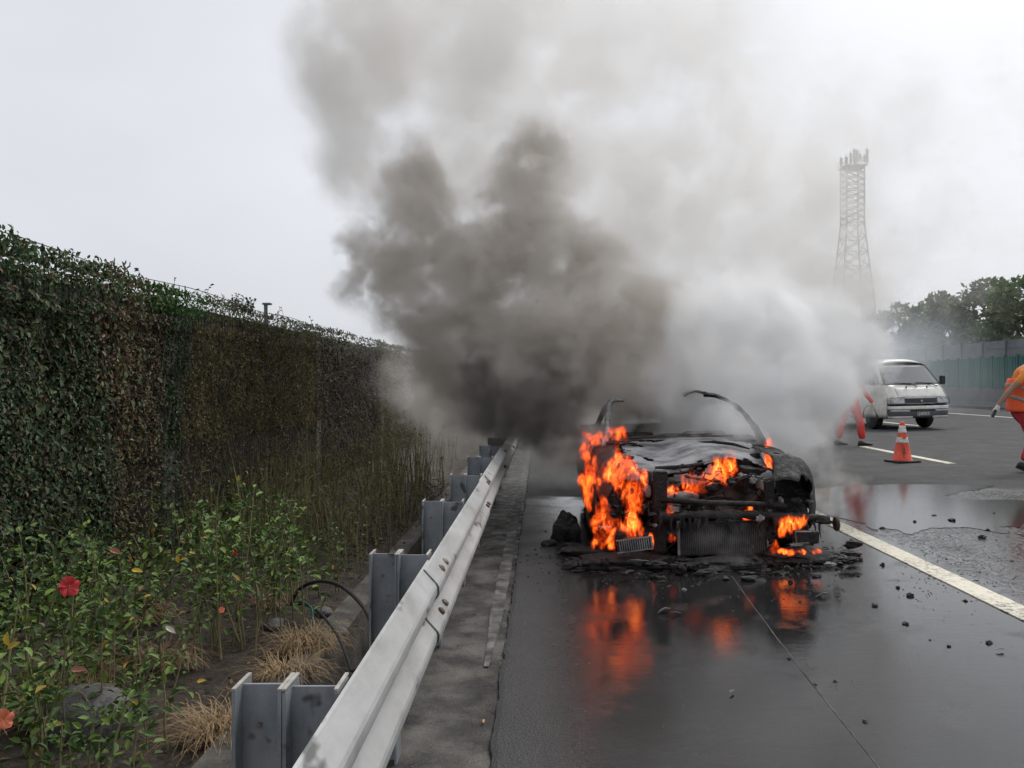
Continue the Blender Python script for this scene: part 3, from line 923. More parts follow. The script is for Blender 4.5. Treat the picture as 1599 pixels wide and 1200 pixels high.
# telecom tower
TD = 112.0
tx = (1331 - VX) / F * TD
tower = thing('lattice_tower', 'tall steel lattice telecom tower half veiled by smoke', 'tower', (tx, TD, -.5))
def pxw(n): return n / F * TD
ztop = CH + (VY - 262) / F * TD
zkink = CH + (VY - 350) / F * TD
zbot = CH + (VY - 497) / F * TD
def half(z):
    if z > zkink: return pxw(13.5)
    return pxw(13.5) + (zkink - z) / (zkink - zbot) * pxw(13)
zs = list(np.linspace(-.5, zkink, 13)) + list(np.linspace(zkink, ztop, 10))[1:]
for sx, sy in ((-1, -1), (1, -1), (1, 1), (-1, 1)):
    obj('leg', MB().tube([(tx + sx * half(z), TD + sy * half(z), z) for z in zs], .11, 6), M['tower_steel'], tower)
for face in range(4):
    mb = MB()
    cs = [(-1, -1), (1, -1), (1, 1), (-1, 1)]
    a, b = cs[face], cs[(face + 1) % 4]
    for z0, z1 in zip(zs, zs[1:]):
        pa0 = (tx + a[0] * half(z0), TD + a[1] * half(z0), z0); pb0 = (tx + b[0] * half(z0), TD + b[1] * half(z0), z0)
        pa1 = (tx + a[0] * half(z1), TD + a[1] * half(z1), z1); pb1 = (tx + b[0] * half(z1), TD + b[1] * half(z1), z1)
        mb.tube([pa0, pb1], .055, 4, False).tube([pb0, pa1], .055, 4, False).tube([pa1, pb1], .06, 4, False)
    obj('bracing', mb, M['tower_steel'], tower)
pw = pxw(17)
mb = MB().box((tx, TD, ztop), (pw * 2, pw * 2, .14))
for s in (-1, 1):
    for zz in (.5, 1.0):
        mb.tube([(tx - pw, TD + s * pw, ztop + zz), (tx + pw, TD + s * pw, ztop + zz)], .04, 4)
        mb.tube([(tx + s * pw, TD - pw, ztop + zz), (tx + s * pw, TD + pw, ztop + zz)], .04, 4)
    for u in (-1, -.5, 0, .5, 1):
        mb.tube([(tx + u * pw, TD + s * pw, ztop), (tx + u * pw, TD + s * pw, ztop + 1.0)], .035, 4)
obj('platform', mb, M['tower_steel'], tower)
for u, vv, h0, h1, w in ((-.95, -1, .1, 1.0, .3), (-.55, -1, .2, 1.5, .28), (-.25, -1, .5, 2.0, .3), (0.02, -1, .3, 1.9, .32), (.3, -1, .6, 1.4, .3), (.7, -1, .5, 1.2, .3), (.92, -1, .3, 2.0, .34), (.6, 1, .3, 1.7, .3), (-.7, 1, .3, 1.6, .3)):
    xx, yy = tx + u * pw, TD + vv * pw
    obj('antenna_panel', MB().box((xx, yy - .1, ztop + (h0 + h1) / 2), (w, .2, h1 - h0)).tube([(xx, yy, ztop), (xx, yy, ztop + h1 + .25)], .05, 5), M['antenna'], tower)
# ================================================================== PLANTING BED
def leaf_cloud(name, pts, dirs, sizes, cols, parent, mat='leaf', tmpl=None, up=(0, 0, 1.0)):
    pts, dirs, sizes, cols = np.array(pts, float), np.array(dirs, float), np.array(sizes, float), np.array(cols, float)
    V, Q, C = scatter_leaves(pts, dirs, RNG.normal(0, .35, pts.shape) + np.array(up), sizes, cols, tmpl)
    return mesh_obj(name, np_mesh(name, V, Q, C), M[mat], parent)

def petal_flower(name, c, r, colr, parent, facing=(.5, -.8, .3)):
    """five broad ruffled petals with a central column"""
    fd = Vector(facing).normalized()
    q = fd.to_track_quat('Z', 'Y').to_matrix()
    v, f = [], []
    for k in range(5):
        a0 = 2 * PI * k / 5
        o = len(v)
        for j in range(4):
            t = j / 3
            for i in range(4):
                s = (i / 3 - .5)
                wd = 1.5 * (.25 + .75 * math.sin(PI * (.08 + .62 * t))) * s + .25 * t * math.sin(k * 2.1)
                rr = r * (.08 + .92 * t) * (1 + .14 * math.sin(5 * s + k * 1.7) * t)
                p = Vector((rr * math.cos(a0 + wd), rr * math.sin(a0 + wd), r * (.75 * t - .55 * t * t + .26 * math.sin(8 * s + k * 2) * t + .2 * math.sin(k * 2.3) * t)))
                v.append(Vector(c) + q @ p)
        for j in range(3):
            for i in range(3):
                f.append((o + j * 4 + i, o + j * 4 + i + 1, o + j * 4 + 5 + i, o + j * 4 + 4 + i))
    o = obj(name, MB().add(v, f), colr, parent, smooth=True)
    c = Vector(c)
    obj('pistil', MB().tube([c, c + fd * r * .5, c + fd * r * .95 + Vector((0, 0, r * .1))], [r * .04, r * .035, r * .05], 5), M['flower_pistil'], o)
    return o
M['flower_red'] = mat_plain('flower_red', (.55, .025, .03), .6, dirt=.35, scale=40)
M['flower_orange'] = mat_plain('flower_orange', (.75, .20, .10), .6, dirt=.3, scale=40)
M['flower_pistil'] = mat_plain('flower_pistil', (.7, .4, .12), .6)
M['yellow_leaf'] = mat_plain('yellow_leaf', (.62, .42, .04), .6)
M['brown_leaf'] = mat_plain('brown_leaf', (.28, .12, .07), .7)
M['pale_leaf'] = mat_plain('pale_leaf', (.6, .57, .45), .7)

def shrub(x, y, h, spread, nst, nleaf, tone, label, seed, leafsize=.046, lowleaf=.30, name='hibiscus_shrub', cat='shrub', group='hibiscus shrubs in the planting bed', fresh=.38):
    rs = random.Random(seed)
    z0 = bed_z(x, y) - .03
    t = thing(name, label, cat, (x, y, z0), group=group)
    pts, dirs, sz, cl = [], [], [], []
    stems = []
    for k in range(nst):
        b = Vector((x + rs.gauss(0, spread * .45), y + rs.gauss(0, spread * .5), z0))
        hh = h * rs.uniform(.6, 1.3)
        lean = Vector((rs.gauss(0, .16) + .03, rs.gauss(0, .16), 1)).normalized()
        p = b; path = [p]
        nseg = 6
        for j in range(nseg):
            lean = (lean + Vector((rs.gauss(0, .07), rs.gauss(0, .07), .02))).normalized()
            p = p + lean * hh / nseg; path.append(p)
        r0 = rs.uniform(.004, .008)
        stems.append((path, [r0 * (1 - .7 * j / nseg) for j in range(nseg + 1)]))
        for q in range(int(nleaf * .74)):
            u = lowleaf + (1 - lowleaf) * rs.random() ** .75
            i = min(int(u * nseg), nseg - 1)
            c = path[i].lerp(path[i + 1], u * nseg - i)
            out = Vector((rs.gauss(0, 1), rs.gauss(0, 1), rs.gauss(.25, .4))).normalized()
            c = c + out * rs.random() * spread * .30
            pts.append(tuple(c)); dirs.append(tuple(out + Vector((0, 0, rs.gauss(-.1, .35)))))
            sz.append(leafsize * rs.uniform(.5, 1.25) * (1 if u < .9 else .8))
            v = rs.uniform(.6, 1.4)
            base = (.062, .112, .028) if rs.random() > fresh else (.14, .215, .042)
            if rs.random() < .02: base = (.3, .22, .04)
            cl.append(tuple(q_ * v * tone for q_ in base))
    mb = MB()
    for path, rad in stems:
        mb.tube(path, rad, 5, cap=False)
    obj('stem', mb, M['stem'], t, smooth=True)['kind'] = 'stuff'
    o = leaf_cloud('foliage', pts, dirs, sz, cl, t)
    o['kind'] = 'stuff'
    return t, stems

# hibiscus in front of the barrier, near corner to the first column
HS = [
 (-2.05, 2.55, .62, .34, 9, 62, 1.0, 'low leafy hibiscus in the lower corner beside an orange bloom', 1),
 (-1.98, 3.15, .50, .36, 9, 50, .9, 'low hibiscus behind the corner shrub, over the grey boulder', 2),
 (-2.35, 3.85, .66, .40, 13, 60, 1.0, 'hibiscus bearing one large red bloom', 3),
 (-2.05, 4.05, .60, .38, 12, 62, 1.05, 'hibiscus with yellowing leaves beside the red bloom shrub', 4),
 (-1.72, 3.45, .40, .34, 12, 34, .9, 'sparse hibiscus with bare pale stems behind the first rail post', 5),
 (-1.85, 4.65, .72, .42, 15, 62, 1.1, 'tallest fresh green hibiscus in the middle of the bed', 6),
 (-2.45, 4.9, .62, .42, 12, 56, .95, 'hibiscus against the barrier behind the red bloom', 7),
 (-1.58, 4.9, .66, .34, 12, 50, 1.0, 'hibiscus with a small red bud beside the tallest green one', 8),
 (-2.75, 4.3, .55, .36, 9, 52, .85, 'dark hibiscus pressed against the creeper near the picture edge', 9),
 (-2.2, 5.7, .70, .45, 14, 52, 1.0, 'hibiscus in front of the first pale concrete column', 10),
 (-1.75, 5.75, .60, .40, 13, 44, .95, 'hibiscus with thin stems before the ribbed panel', 11),
 (-1.62, 3.0, .34, .30, 9, 30, .85, 'short hibiscus shoots on bare soil by the first rail post', 12),
]
shrubs = []
for a in HS:
    shrubs.append(shrub(*a))
# blooms and single coloured leaves (parts of their shrubs)
def W(px, py, D): return P(px, py, D)
petal_flower('flower', W(107, 917, 3.42), .040, M['flower_red'], shrubs[2][0], (.55, -.8, .25))
petal_flower('flower', W(4, 1124, 2.35), .028, M['flower_orange'], shrubs[0][0], (.5, -.8, .2))
petal_flower('flower', W(366, 863, 4.65), .022, M['flower_red'], shrubs[7][0], (.9, -.5, -.3))
petal_flower('flower', W(346, 953, 3.3), .012, M['flower_orange'], shrubs[4][0], (.3, -.8, .3))
def single_leaf(c, s, m, parent, d=(1, 0, -.2)):
    T, Q = leaf_template(.5, .1, .2)
    x, y, z = frames(np.array([d], float), np.array([[.1, -.7, .7]]))
    V = np.array(c)[None] + s * (T[:, :1] * x + T[:, 1:2] * y + T[:, 2:] * z)
    mesh_obj('leaf', np_mesh('leaf', V, Q), M[m], parent)
for px, py, D, s, m, k, d in ((205, 890, 3.6, .05, 'yellow_leaf', 3, (1, 0, -.1)), (277, 866, 3.9, .045, 'yellow_leaf', 5, (.1, 0, -1)), (225, 932, 3.4, .03, 'yellow_leaf', 3, (.9, 0, .3)), (163, 934, 3.3, .025, 'yellow_leaf', 2, (.6, 0, -.6)), (295, 862, 4.0, .03, 'yellow_leaf', 5, (1, 0, -.2)), (367, 898, 4.2, .04, 'wood_leaf', 7, (.6, -.1, -.6)),
    (170, 858, 3.6, .06, 'brown_leaf', 3, (1, 0, -.3)), (258, 978, 3.0, .045, 'pale_leaf', 4, (.8, 0, -.5)), (110, 1046, 2.6, .05, 'brown_leaf', 0, (1, 0, .05)), (307, 1065, 2.7, .03, 'yellow_leaf', 4, (.8, 0, .2)), (193, 1044, 2.6, .02, 'yellow_leaf', 1, (.4, 0, .8)), (8, 990, 2.5, .04, 'yellow_leaf', 0, (.2, 0, -1))):
    single_leaf(W(px, py, D), s, m, shrubs[k][0], d)

# tall thin weeds between the barrier and the ditch, further along
def weed(x, y, h, nst, seed, label, dry):
    rs = random.Random(seed)
    z0 = bed_z(x, y) - .03
    t = thing('weed_clump', label, 'weeds', (x, y, z0), group='tall thin weeds along the barrier')
    mb = MB(); pts, dirs, sz, cl = [], [], [], []
    for k in range(nst):
        b = Vector((x + rs.gauss(0, .22), y + rs.gauss(0, .32), z0))
        hh = h * rs.uniform(.45, 1.15)
        lean = Vector((rs.gauss(0, .09), rs.gauss(0, .10), 1)).normalized()
        path = [b]; p = b
        for j in range(5):
            lean = (lean + Vector((rs.gauss(0, .05), rs.gauss(0, .05), 0))).normalized()
            p = p + lean * hh / 5; path.append(p)
        mb.tube(path, [.0055, .005, .0045, .0035, .0025, .0015], 4, cap=False)
        for q in range(rs.randint(6, 16)):
            u = rs.random()
            i = min(int(u * 5), 4)
            c = path[i].lerp(path[i + 1], u * 5 - i)
            out = (rs.gauss(0, 1), rs.gauss(0, 1), rs.gauss(.5, .5))
            pts.append(tuple(c)); dirs.append(out); sz.append(rs.uniform(.018, .042))
            v = rs.uniform(.7, 1.3)
            cl.append(tuple(z * v for z in ((.16, .125, .05) if rs.random() < dry else (.08, .12, .038))))
    obj('stem', mb, M['stem'], t)['kind'] = 'stuff'
    leaf_cloud('foliage', pts, dirs, sz, cl, t)['kind'] = 'stuff'
wl_ = ['behind the second rail post', 'before the ribbed panel', 'beside the pale second column', 'against the barrier past the second column', 'behind the third rail post', 'at the ditch edge behind the fourth rail post', 'against the barrier under the bare stretch', 'behind the fifth rail post', 'in the haze behind the sixth rail post', 'against the barrier at the edge of the smoke', 'farthest along, fading into smoke', 'between the ribbed panel and the ditch', 'tight against the ribbed panel foot', 'over the reddish ground cover', 'last before the black smoke', 'low by the barrier behind the fifth post']
ws = [(-1.75, 6.6, .62, 26), (-2.35, 6.9, .78, 30), (-2.75, 8.4, .8, 28), (-2.8, 9.9, .85, 28), (-1.8, 7.6, .66, 24), (-1.62, 8.6, .72, 24), (-2.7, 11.2, .9, 28), (-1.7, 9.9, .85, 24), (-1.7, 11.4, 1.0, 24), (-2.5, 12.8, 1.0, 26), (-1.9, 13.4, 1.15, 26), (-2.2, 7.8, .75, 28), (-2.85, 6.9, .7, 20), (-2.1, 10.4, .8, 24), (-2.0, 15.2, 1.1, 22), (-2.4, 9.0, .75, 26)]
for k, (x, y, h, nn) in enumerate(ws):
    weed(x, y, h, int(nn * 1.5), 300 + k, 'clump of thin upright weeds ' + wl_[k], .35 + .03 * k)
# low reddish ground cover at the ditch edge
pts, dirs, sz, cl = [], [], [], []
for k in range(900):
    y = random.uniform(6.5, 12); x = random.gauss(-1.5, .14)
    pts.append((x, y, bed_z(x, y) + random.random() * .09)); dirs.append((random.gauss(0, 1), random.gauss(0, 1), random.gauss(.4, .4))); sz.append(random.uniform(.02, .045))
    v = random.uniform(.6, 1.3); cl.append(tuple(c * v for c in random.choice([(.09, .028, .022), (.06, .035, .025), (.05, .06, .025)])))
tag(leaf_cloud('ground_cover', pts, dirs, sz, cl, None), 'low reddish leaf litter and ground cover along the ditch edge', 'ground cover', kind='stuff')
# litter of dead leaves and grass bits on the soil
pts, dirs, sz, cl = [], [], [], []
for k in range(2600):
    y = random.uniform(1.2, 9); x = random.uniform(-3.0, -1.3)
    pts.append((x, y, bed_z(x, y) - .012)); dirs.append((random.gauss(0, 1), random.gauss(0, 1), random.gauss(0, .2))); sz.append(random.uniform(.012, .05))
    v = random.uniform(.5, 1.3); cl.append(tuple(c * v for c in random.choice([(.13, .085, .045), (.08, .055, .035), (.20, .14, .075), (.05, .042, .03)])))
tag(leaf_cloud('leaf_litter', pts, dirs, sz, cl, None, 'dry_leaf', leaf_template(.35, .06, .1)), 'dead leaves strewn over the dark planting bed', 'leaf litter', kind='stuff')

# dead straw tufts
def straw(px, py, D, r, nb, label, seed, lay=.6):
    rs = random.Random(seed)
    c = P(px, py, F * (CH - .0) / (py - VY))
    c.z = bed_z(c.x, c.y) - .01
    v, f = [], []
    for k in range(nb):
        a = rs.uniform(0, 2 * PI)
        b = c + Vector((rs.gauss(0, r * .3), rs.gauss(0, r * .3), 0))
        d = Vector((math.cos(a), math.sin(a), 0))
        ln = r * rs.uniform(.6, 1.5)
        lift = rs.uniform(.25, 1.0) * ln * lay
        side = Vector((-d.y, d.x, 0)) * .0024
        o = len(v)
        for j in range(5):
            t = j / 4
            p = b + d * ln * t + Vector((0, 0, lift * math.sin(PI * .85 * t) + .006))
            w = side * (1 - .7 * t)
            v += [p - w, p + w]
        for j in range(4):
            f.append((o + 2 * j, o + 2 * j + 1, o + 2 * j + 3, o + 2 * j + 2))
    t = obj('straw_tuft', MB().add(v, f), M['straw'], fix=False)
    tag(t, label, 'dry grass', 'tufts of dead straw in the bed', 'stuff')
for k, a in enumerate([(478, 1008, 3.35, .13, 340, 'largest tuft of dead straw on the ditch edge below the black cable'), (452, 1046, 3.05, .11, 300, 'flattened tuft of dead straw next to the ditch'), (345, 1135, 2.55, .13, 320, 'tuft of dead straw behind the first rail post'), (258, 1040, 2.9, .13, 200, 'tuft of dead straw among the bare hibiscus stems'), (130, 1075, 2.8, .15, 220, 'tuft of dead straw over the boulder'), (75, 1140, 2.4, .14, 200, 'tuft of dead straw in the lower corner'), (225, 985, 3.3, .13, 160, 'faded straw between hibiscus stems'), (420, 950, 4.2, .12, 120, 'thin straw wisp at the foot of the weeds')]):
    straw(*a[:3], a[3] * 1.5, *a[4:], 500 + k)
# boulder
def lump(c, d, seed, sub=3, rough=.35, flat=0.0):
    bm = bmesh.new()
    bmesh.ops.create_icosphere(bm, subdivisions=sub, radius=1)
    co = np.array([v.co[:] for v in bm.verts])
    k = 1 + rough * (vnoise(co, 1.3, 4, seed) - .5) * 2
    for v, s in zip(bm.verts, k):
        p = v.co * s
        if flat and p.z < -flat: p.z = -flat
        v.co = Vector((p.x * d[0], p.y * d[1], p.z * d[2])) + Vector(c)
    mb = MB().add([v.co[:] for v in bm.verts], [[v.index for v in f.verts] for f in bm.faces])
    bm.free()
    return mb
cb = P(128, 1120, 3.45)
tag(obj('boulder', lump((cb.x, cb.y, bed_z(cb.x, cb.y) + .02), (.20, .16, .14), 3), M['rock'], smooth=True), 'grey boulder half hidden under the hibiscus in the lower corner', 'boulder')
for k, (px, py, D, s, lb) in enumerate([(525, 985, 3.45, .05, 'broken stone on the ditch edge below the green hose'), (430, 975, 3.9, .06, 'low grey stone at the foot of the weeds'), (505, 955, 3.7, .05, 'small stone where the black cable comes out')]):
    c = P(px, py, F * CH / (py - VY))
    tag(obj('stone', lump((c.x, c.y, bed_z(c.x, c.y)), (s * 1.3, s, s * .7), 40 + k), M['rock'], smooth=True), lb, 'stone', 'loose stones by the ditch')

# cables and hose
def spline(pts, n=10):
    pts = [Vector(p) for p in pts]
    out = []
    for i in range(len(pts) - 1):
        p0, p1, p2, p3 = pts[max(i - 1, 0)], pts[i], pts[i + 1], pts[min(i + 2, len(pts) - 1)]
        for k in range(n):
            t = k / n
            out.append(.5 * ((2 * p1) + (p2 - p0) * t + (2 * p0 - 5 * p1 + 4 * p2 - p3) * t * t + (3 * p1 - p0 - 3 * p2 + p3) * t ** 3))
    out.append(pts[-1])
    return out
tag(obj('black_cable', MB().tube(spline([P(455, 945, 5.2), P(466, 922, 5.15), P(492, 909, 5.0), P(525, 912, 4.7), P(556, 935, 4.4), P(580, 972, 4.1), P(592, 1030, 3.9)]), .011, 7), M['rubber'], smooth=True), 'thick black cable arching from the weeds into the ditch', 'cable')
tag(obj('black_cable', MB().tube(spline([P(457, 943, 5.2), P(478, 945, 5.1), P(500, 958, 4.9), P(522, 985, 4.6), P(535, 1010, 4.35), P(545, 1036, 4.1), P(552, 1048, 3.95), P(580, 1030, 3.9)]), .0085, 7), M['rubber'], smooth=True), 'thinner black cable sagging across the ditch edge', 'cable')
tag(obj('green_hose', MB().tube(spline([P(456, 944, 5.2), P(470, 940, 5.1), P(486, 950, 5.0), P(489, 970, 4.9), P(490, 988, 4.8), P(500, 1000, 4.68), P(516, 1008, 4.58)]), .0085, 7), M['green_hose'], smooth=True), 'thin green hose hanging beside the black cables', 'hose')
# ================================================================== WHITE VAN
def wheel(parent, c, r, w, name='wheel', axis='x', side=-1, tyre='rubber', rim='rim'):
    """tyre part with a rim sub-part; local coordinates of the parent"""
    h = w / 2
    prof = [(r * .62, -h), (r * .9, -h), (r * .985, -h * .72), (r, -h * .3), (r, h * .3), (r * .985, h * .72), (r * .9, h), (r * .62, h)]
    t = obj(name, MB().lathe(prof, c, axis, 26), M[tyre], parent, smooth=False, local=True)
    rp = [(0.0, side * h * .55), (r * .2, side * h * .6), (r * .3, side * h * .4), (r * .52, side * h * .5), (r * .6, side * h * .98), (r * .64, side * h * .98), (r * .64, 0), (0, 0)]
    q = obj('rim', MB().lathe(rp, c, axis, 22), M[rim], t, smooth=False, local=True)
    for k in range(6):
        a = 2 * PI * k / 6
        cc2 = Vector(c) + (Vector((side * h * .58, r * .25 * math.cos(a), r * .25 * math.sin(a))) if axis == 'x' else Vector((r * .25 * math.cos(a), side * h * .58, r * .25 * math.sin(a))))
    return t

def loft(secs, close=True):
    n = len(secs[0]); v = [p for s in secs for p in s]; f = []
    for i in range(len(secs) - 1):
        for k in range(n if close else n - 1):
            k2 = (k + 1) % n
            f.append((i * n + k, i * n + k2, (i + 1) * n + k2, (i + 1) * n + k))
    if close:
        f.append(tuple(range(n - 1, -1, -1))); f.append(tuple((len(secs) - 1) * n + k for k in range(n)))
    return MB().add(v, f)

def interp(tab, y):
    for (a, b) in zip(tab, tab[1:]):
        if a[0] <= y <= b[0]:
            t = (y - a[0]) / max(1e-6, b[0] - a[0]); return a[1] + (b[1] - a[1]) * t
    return tab[0][1] if y < tab[0][0] else tab[-1][1]

vp = Vector((10.42, 22.6, 0)); vp.z = gz(10.42)
van = thing('white_van', 'white forward-cab van with rounded nose, parked facing the fire', 'van', vp, math.radians(10))
van.rotation_euler = (0, math.radians(-1.1), math.radians(10))
van.scale = (1.09, 1.0, 1.0)
# local frame: x to the viewer's right, -y towards the camera, z up; nose at y = 0
# the shell is built in pieces so the glass openings are real
HW = .845
def van_nose_y(z):     # forward surface
    return interp([(.28, .06), (.42, .0), (.62, .0), (.92, .05), (1.12, .20), (1.30, .36), (1.86, .86), (1.95, 1.05)], z)
def van_halfw(z):
    return interp([(.28, .80), (.5, .845), (1.1, .845), (1.3, .82), (1.86, .68), (1.97, .5)], z)
def front_patch(z0, z1, u0, u1, off=0.0, nz=8, nu=10, crown=.07):
    def fn(u, w):
        z = z0 + (z1 - z0) * w; s = u0 + (u1 - u0) * u
        hw = van_halfw(z)
        return (s * hw, van_nose_y(z) + crown * s * s + .16 * max(0, abs(s) - .86) / .14 * 1.0 * (abs(s) > .86) - off, z)
    return MB().grid(fn, nu, nz)
obj('front_panel', front_patch(.72, 1.24, -1, 1, nz=10, nu=24), M['white_paint'], van, smooth=True, local=True, solid=.012)
ws_ = obj('windshield', front_patch(1.25, 1.80, -.93, .93, off=-.012, nz=10, nu=20), M['glass'], van, smooth=True, local=True, solid=.008)
for s in (-1, 1):
    obj('pillar', front_patch(1.25, 1.82, s * .93, s * 1.0, nz=8, nu=3), M['white_paint'], van, smooth=True, local=True, solid=.02)
obj('windshield_seal', MB().tube([(x * .93 * van_halfw(z), van_nose_y(z) + .07 * x * x - .006, z) for x, z in [(-1, 1.25), (-.5, 1.245), (0, 1.245), (.5, 1.245), (1, 1.25), (1, 1.5), (1, 1.81), (.5, 1.82), (0, 1.82), (-.5, 1.82), (-1, 1.81), (-1, 1.5), (-1, 1.25)]], .012, 6), M['black_trim'], van, local=True)
# roof
def roof(u, w):
    s = -1 + 2 * u; y = .86 + w * 3.44
    return (s * (.70 - .02 * w), y, 1.80 + .15 * (1 - abs(s) ** 2.6) * (1 if w > .02 else .55) + (.03 * math.sin(PI * min(1, w * 2)) if w > .02 else .0))
obj('roof', MB().grid(roof, 16, 18), M['white_paint'], van, smooth=True, local=True, solid=.012)
# flanks with window openings
for s in (-1, 1):
    def side_x(z, y): return s * (van_halfw(z) + .002)
    def flank(u, w):
        y = .14 + u * 4.16; z = .34 + w * .92
        yf = max(y, van_nose_y(z) + .07 + .10)
        return (side_x(z, y), yf, z)
    obj('side_panel', MB().grid(flank, 22, 8), M['white_paint'], van, smooth=True, local=True, solid=.012)
    for y0, y1 in ((.62, 1.35), (1.47, 2.75), (2.87, 4.15)):
        def win(u, w):
            z = 1.27 + w * .50; y = (y0 + (.42 * w if y0 < 1 else 0)) + (y1 - (y0 + (.42 * w if y0 < 1 else 0))) * u
            return (side_x(z, y) - s * .012, y, z)
        g = obj('side_window', MB().grid(win, 4, 4), M['glass'], van, local=True, solid=.006)
    for y in (1.41, 2.81, 4.24):
        obj('window_pillar', MB().tube([(side_x(1.26, y), y, 1.26), (side_x(1.80, y) - s * .01, y, 1.81)], .055, 5), M['white_paint'], van, local=True)
    obj('roof_gutter', MB().tube([(s * .69, .9, 1.815), (s * .705, 2.4, 1.83), (s * .70, 4.28, 1.82)], .018, 5), M['white_paint'], van, local=True)
    # door mirror
    mr_ = obj('door_mirror', MB().box((s * 1.0, .62, 1.36), (.14, .09, .24), Euler((0, 0, s * .2)).to_matrix()), M['black_trim'], van, bevel=.02, local=True)
    obj('mirror_arm', MB().tube([(s * .82, .66, 1.28), (s * .95, .62, 1.30)], .015, 6), M['black_trim'], mr_, local=True)
obj('rear_panel', MB().box((0, 4.31, 1.05), (1.64, .04, 1.5)), M['white_paint'], van, bevel=.02, local=True)
obj('floor_pan', MB().box((0, 2.3, .36), (1.56, 3.9, .10)), M['black_trim'], van, local=True)
obj('dashboard', MB().box((0, .72, 1.16), (1.5, .5, .16)), M['grey_trim'], van, bevel=.03, local=True)
for s in (-.42, .42):
    st = obj('seat', MB().box((s, 1.35, 1.28), (.48, .14, .66), Euler((-.15, 0, 0)).to_matrix()), M['grey_trim'], van, bevel=.05, local=True)
    obj('headrest', MB().box((s, 1.43, 1.68), (.24, .09, .15)), M['cloth_cream'], st, bevel=.03, local=True)
for s, w in ((-.38, .34), (.36, .3)):
    obj('dashboard_cloth', MB().box((s, .60, 1.262), (w, .16, .035), Euler((.2, 0, .1)).to_matrix()), M['cloth_cream'], van, bevel=.012, local=True)
# bumper: upper white strip, dark band, lower strip
def bump(z0, z1, off, u0=-1, u1=1, nu=22, nz=4):
    return front_patch(z0, z1, u0, u1, off=off, nz=nz, nu=nu, crown=.075)
bmp = obj('bumper', bump(.34, .66, .05), M['grey_trim'], van, smooth=True, local=True, solid=.03)
obj('upper_strip', bump(.575, .665, .075), M['white_paint'], bmp, smooth=True, local=True, solid=.02)
for a, b in ((-1, -.34), (.34, 1)):
    obj('lower_strip', bump(.335, .385, .072, a, b, 8, 2), M['white_paint'], bmp, smooth=True, local=True, solid=.02)
    obj('indicator', bump(.515, .56, .068, a * .95 if a < 0 else .42, -.42 if a < 0 else .95, 6, 2), M['lamp_glass'], bmp, smooth=True, local=True, solid=.012)
obj('slot', bump(.515, .56, .062, -.40, .40, 8, 2), M['black_trim'], bmp, local=True, solid=.01)
# grille and lamps
gr = obj('grille', front_patch(.745, .875, -.50, .50, off=.016, nz=3, nu=12), M['black_trim'], van, local=True, solid=.02)
for k in range(4):
    z = .762 + .032 * k
    obj('grille_bar', MB().tube([(s * .49 * .845, van_nose_y(z) + .07 * .24 * s * s - .032, z) for s in (-1, -.5, 0, .5, 1)], .007, 5), M['grey_trim'], gr, local=True)
obj('badge', MB().prism([(-.035, .79), (0, .845), (.035, .79), (0, .775)], -.01 + van_nose_y(.81) - .04, van_nose_y(.81) - .03), M['chrome'], van, local=True)
for a, b in ((-.97, -.53), (.53, .97)):
    h = obj('headlight', front_patch(.725, .885, a, b, off=.018, nz=4, nu=8), M['lamp_glass'], van, smooth=True, local=True, solid=.02)
    for k in (.3, .72):
        s = a + (b - a) * k
        z = .805
        c = Vector((s * .845, van_nose_y(z) + .07 * s * s - .022, z))
        obj('reflector', MB().lathe([(.0, .012), (.04, .006), (.058, -.006), (.062, .0)], c, 'y', 14), M['chrome'], h, local=True)
    obj('lamp_surround', MB().tube([(s * .845, van_nose_y(z) + .07 * s * s - .026, z) for s, z in ((a, .722), (b, .722), (b, .888), (a, .888), (a, .722))], .009, 5), M['black_trim'], h, local=True)
obj('inspection_lid', front_patch(.90, 1.17, -.72, .72, off=.006, nz=5, nu=12), M['white_paint'], van, smooth=True, local=True, solid=.006)
for s in (-.28, .30):
    obj('washer_jet', MB().box((s, van_nose_y(1.17) - .02, 1.175), (.02, .03, .05)), M['black_trim'], van, local=True)
for x0, x1 in ((.02, -.52), (.62, .05)):
    wz = lambda x, z: (x, van_nose_y(z) + .07 * (x / .83) ** 2 - .035, z)
    w_ = obj('wiper', MB().tube([wz(x0 + .02, 1.20), wz(x0 - .16, 1.25), wz((x0 + x1) / 2, 1.29)], .012, 5), M['black_trim'], van, local=True)
    obj('blade', MB().tube([wz(x0 - .10, 1.275), wz(x1, 1.30)], .011, 5), M['rubber'], w_, local=True)
# number plate
pl = obj('number_plate', MB().box((0.0, -.062, .455), (.36, .014, .165)), M['black_trim'], van, bevel=.004, local=True)
obj('plate_face', MB().box((0.0, -.071, .455), (.345, .006, .15)), M['grey_trim'], pl, local=True)
def text(name, body, size, loc, rot, mat, parent, local=True, extrude=.002, align='CENTER', space=1.0):
    cu = bpy.data.curves.new(name, 'FONT')
    cu.body = body; cu.size = size; cu.extrude = extrude; cu.align_x = align; cu.space_character = space; cu.align_y = 'CENTER'
    tmp = bpy.data.objects.new('tmp', cu); COL.objects.link(tmp)
    dg = bpy.context.evaluated_depsgraph_get(); dg.update()
    me = bpy.data.meshes.new_from_object(tmp.evaluated_get(dg))
    bpy.data.objects.remove(tmp)
    me.materials.clear(); me.materials.append(mat)
    o = bpy.data.objects.new(name, me); COL.objects.link(o)
    o.location = loc; o.rotation_euler = rot
    o.parent = parent
    return o
text('plate_lettering', 'CJ-0032-E', .105, (0, -.0765, .455), (PI / 2, 0, 0), M['cone_white'], pl, space=.82)
for x in (-.72, .72):
    for y in (1.02, 3.45):
        wheel(van, (x, y, .30), .30, .20, side=-1 if x < 0 else 1)
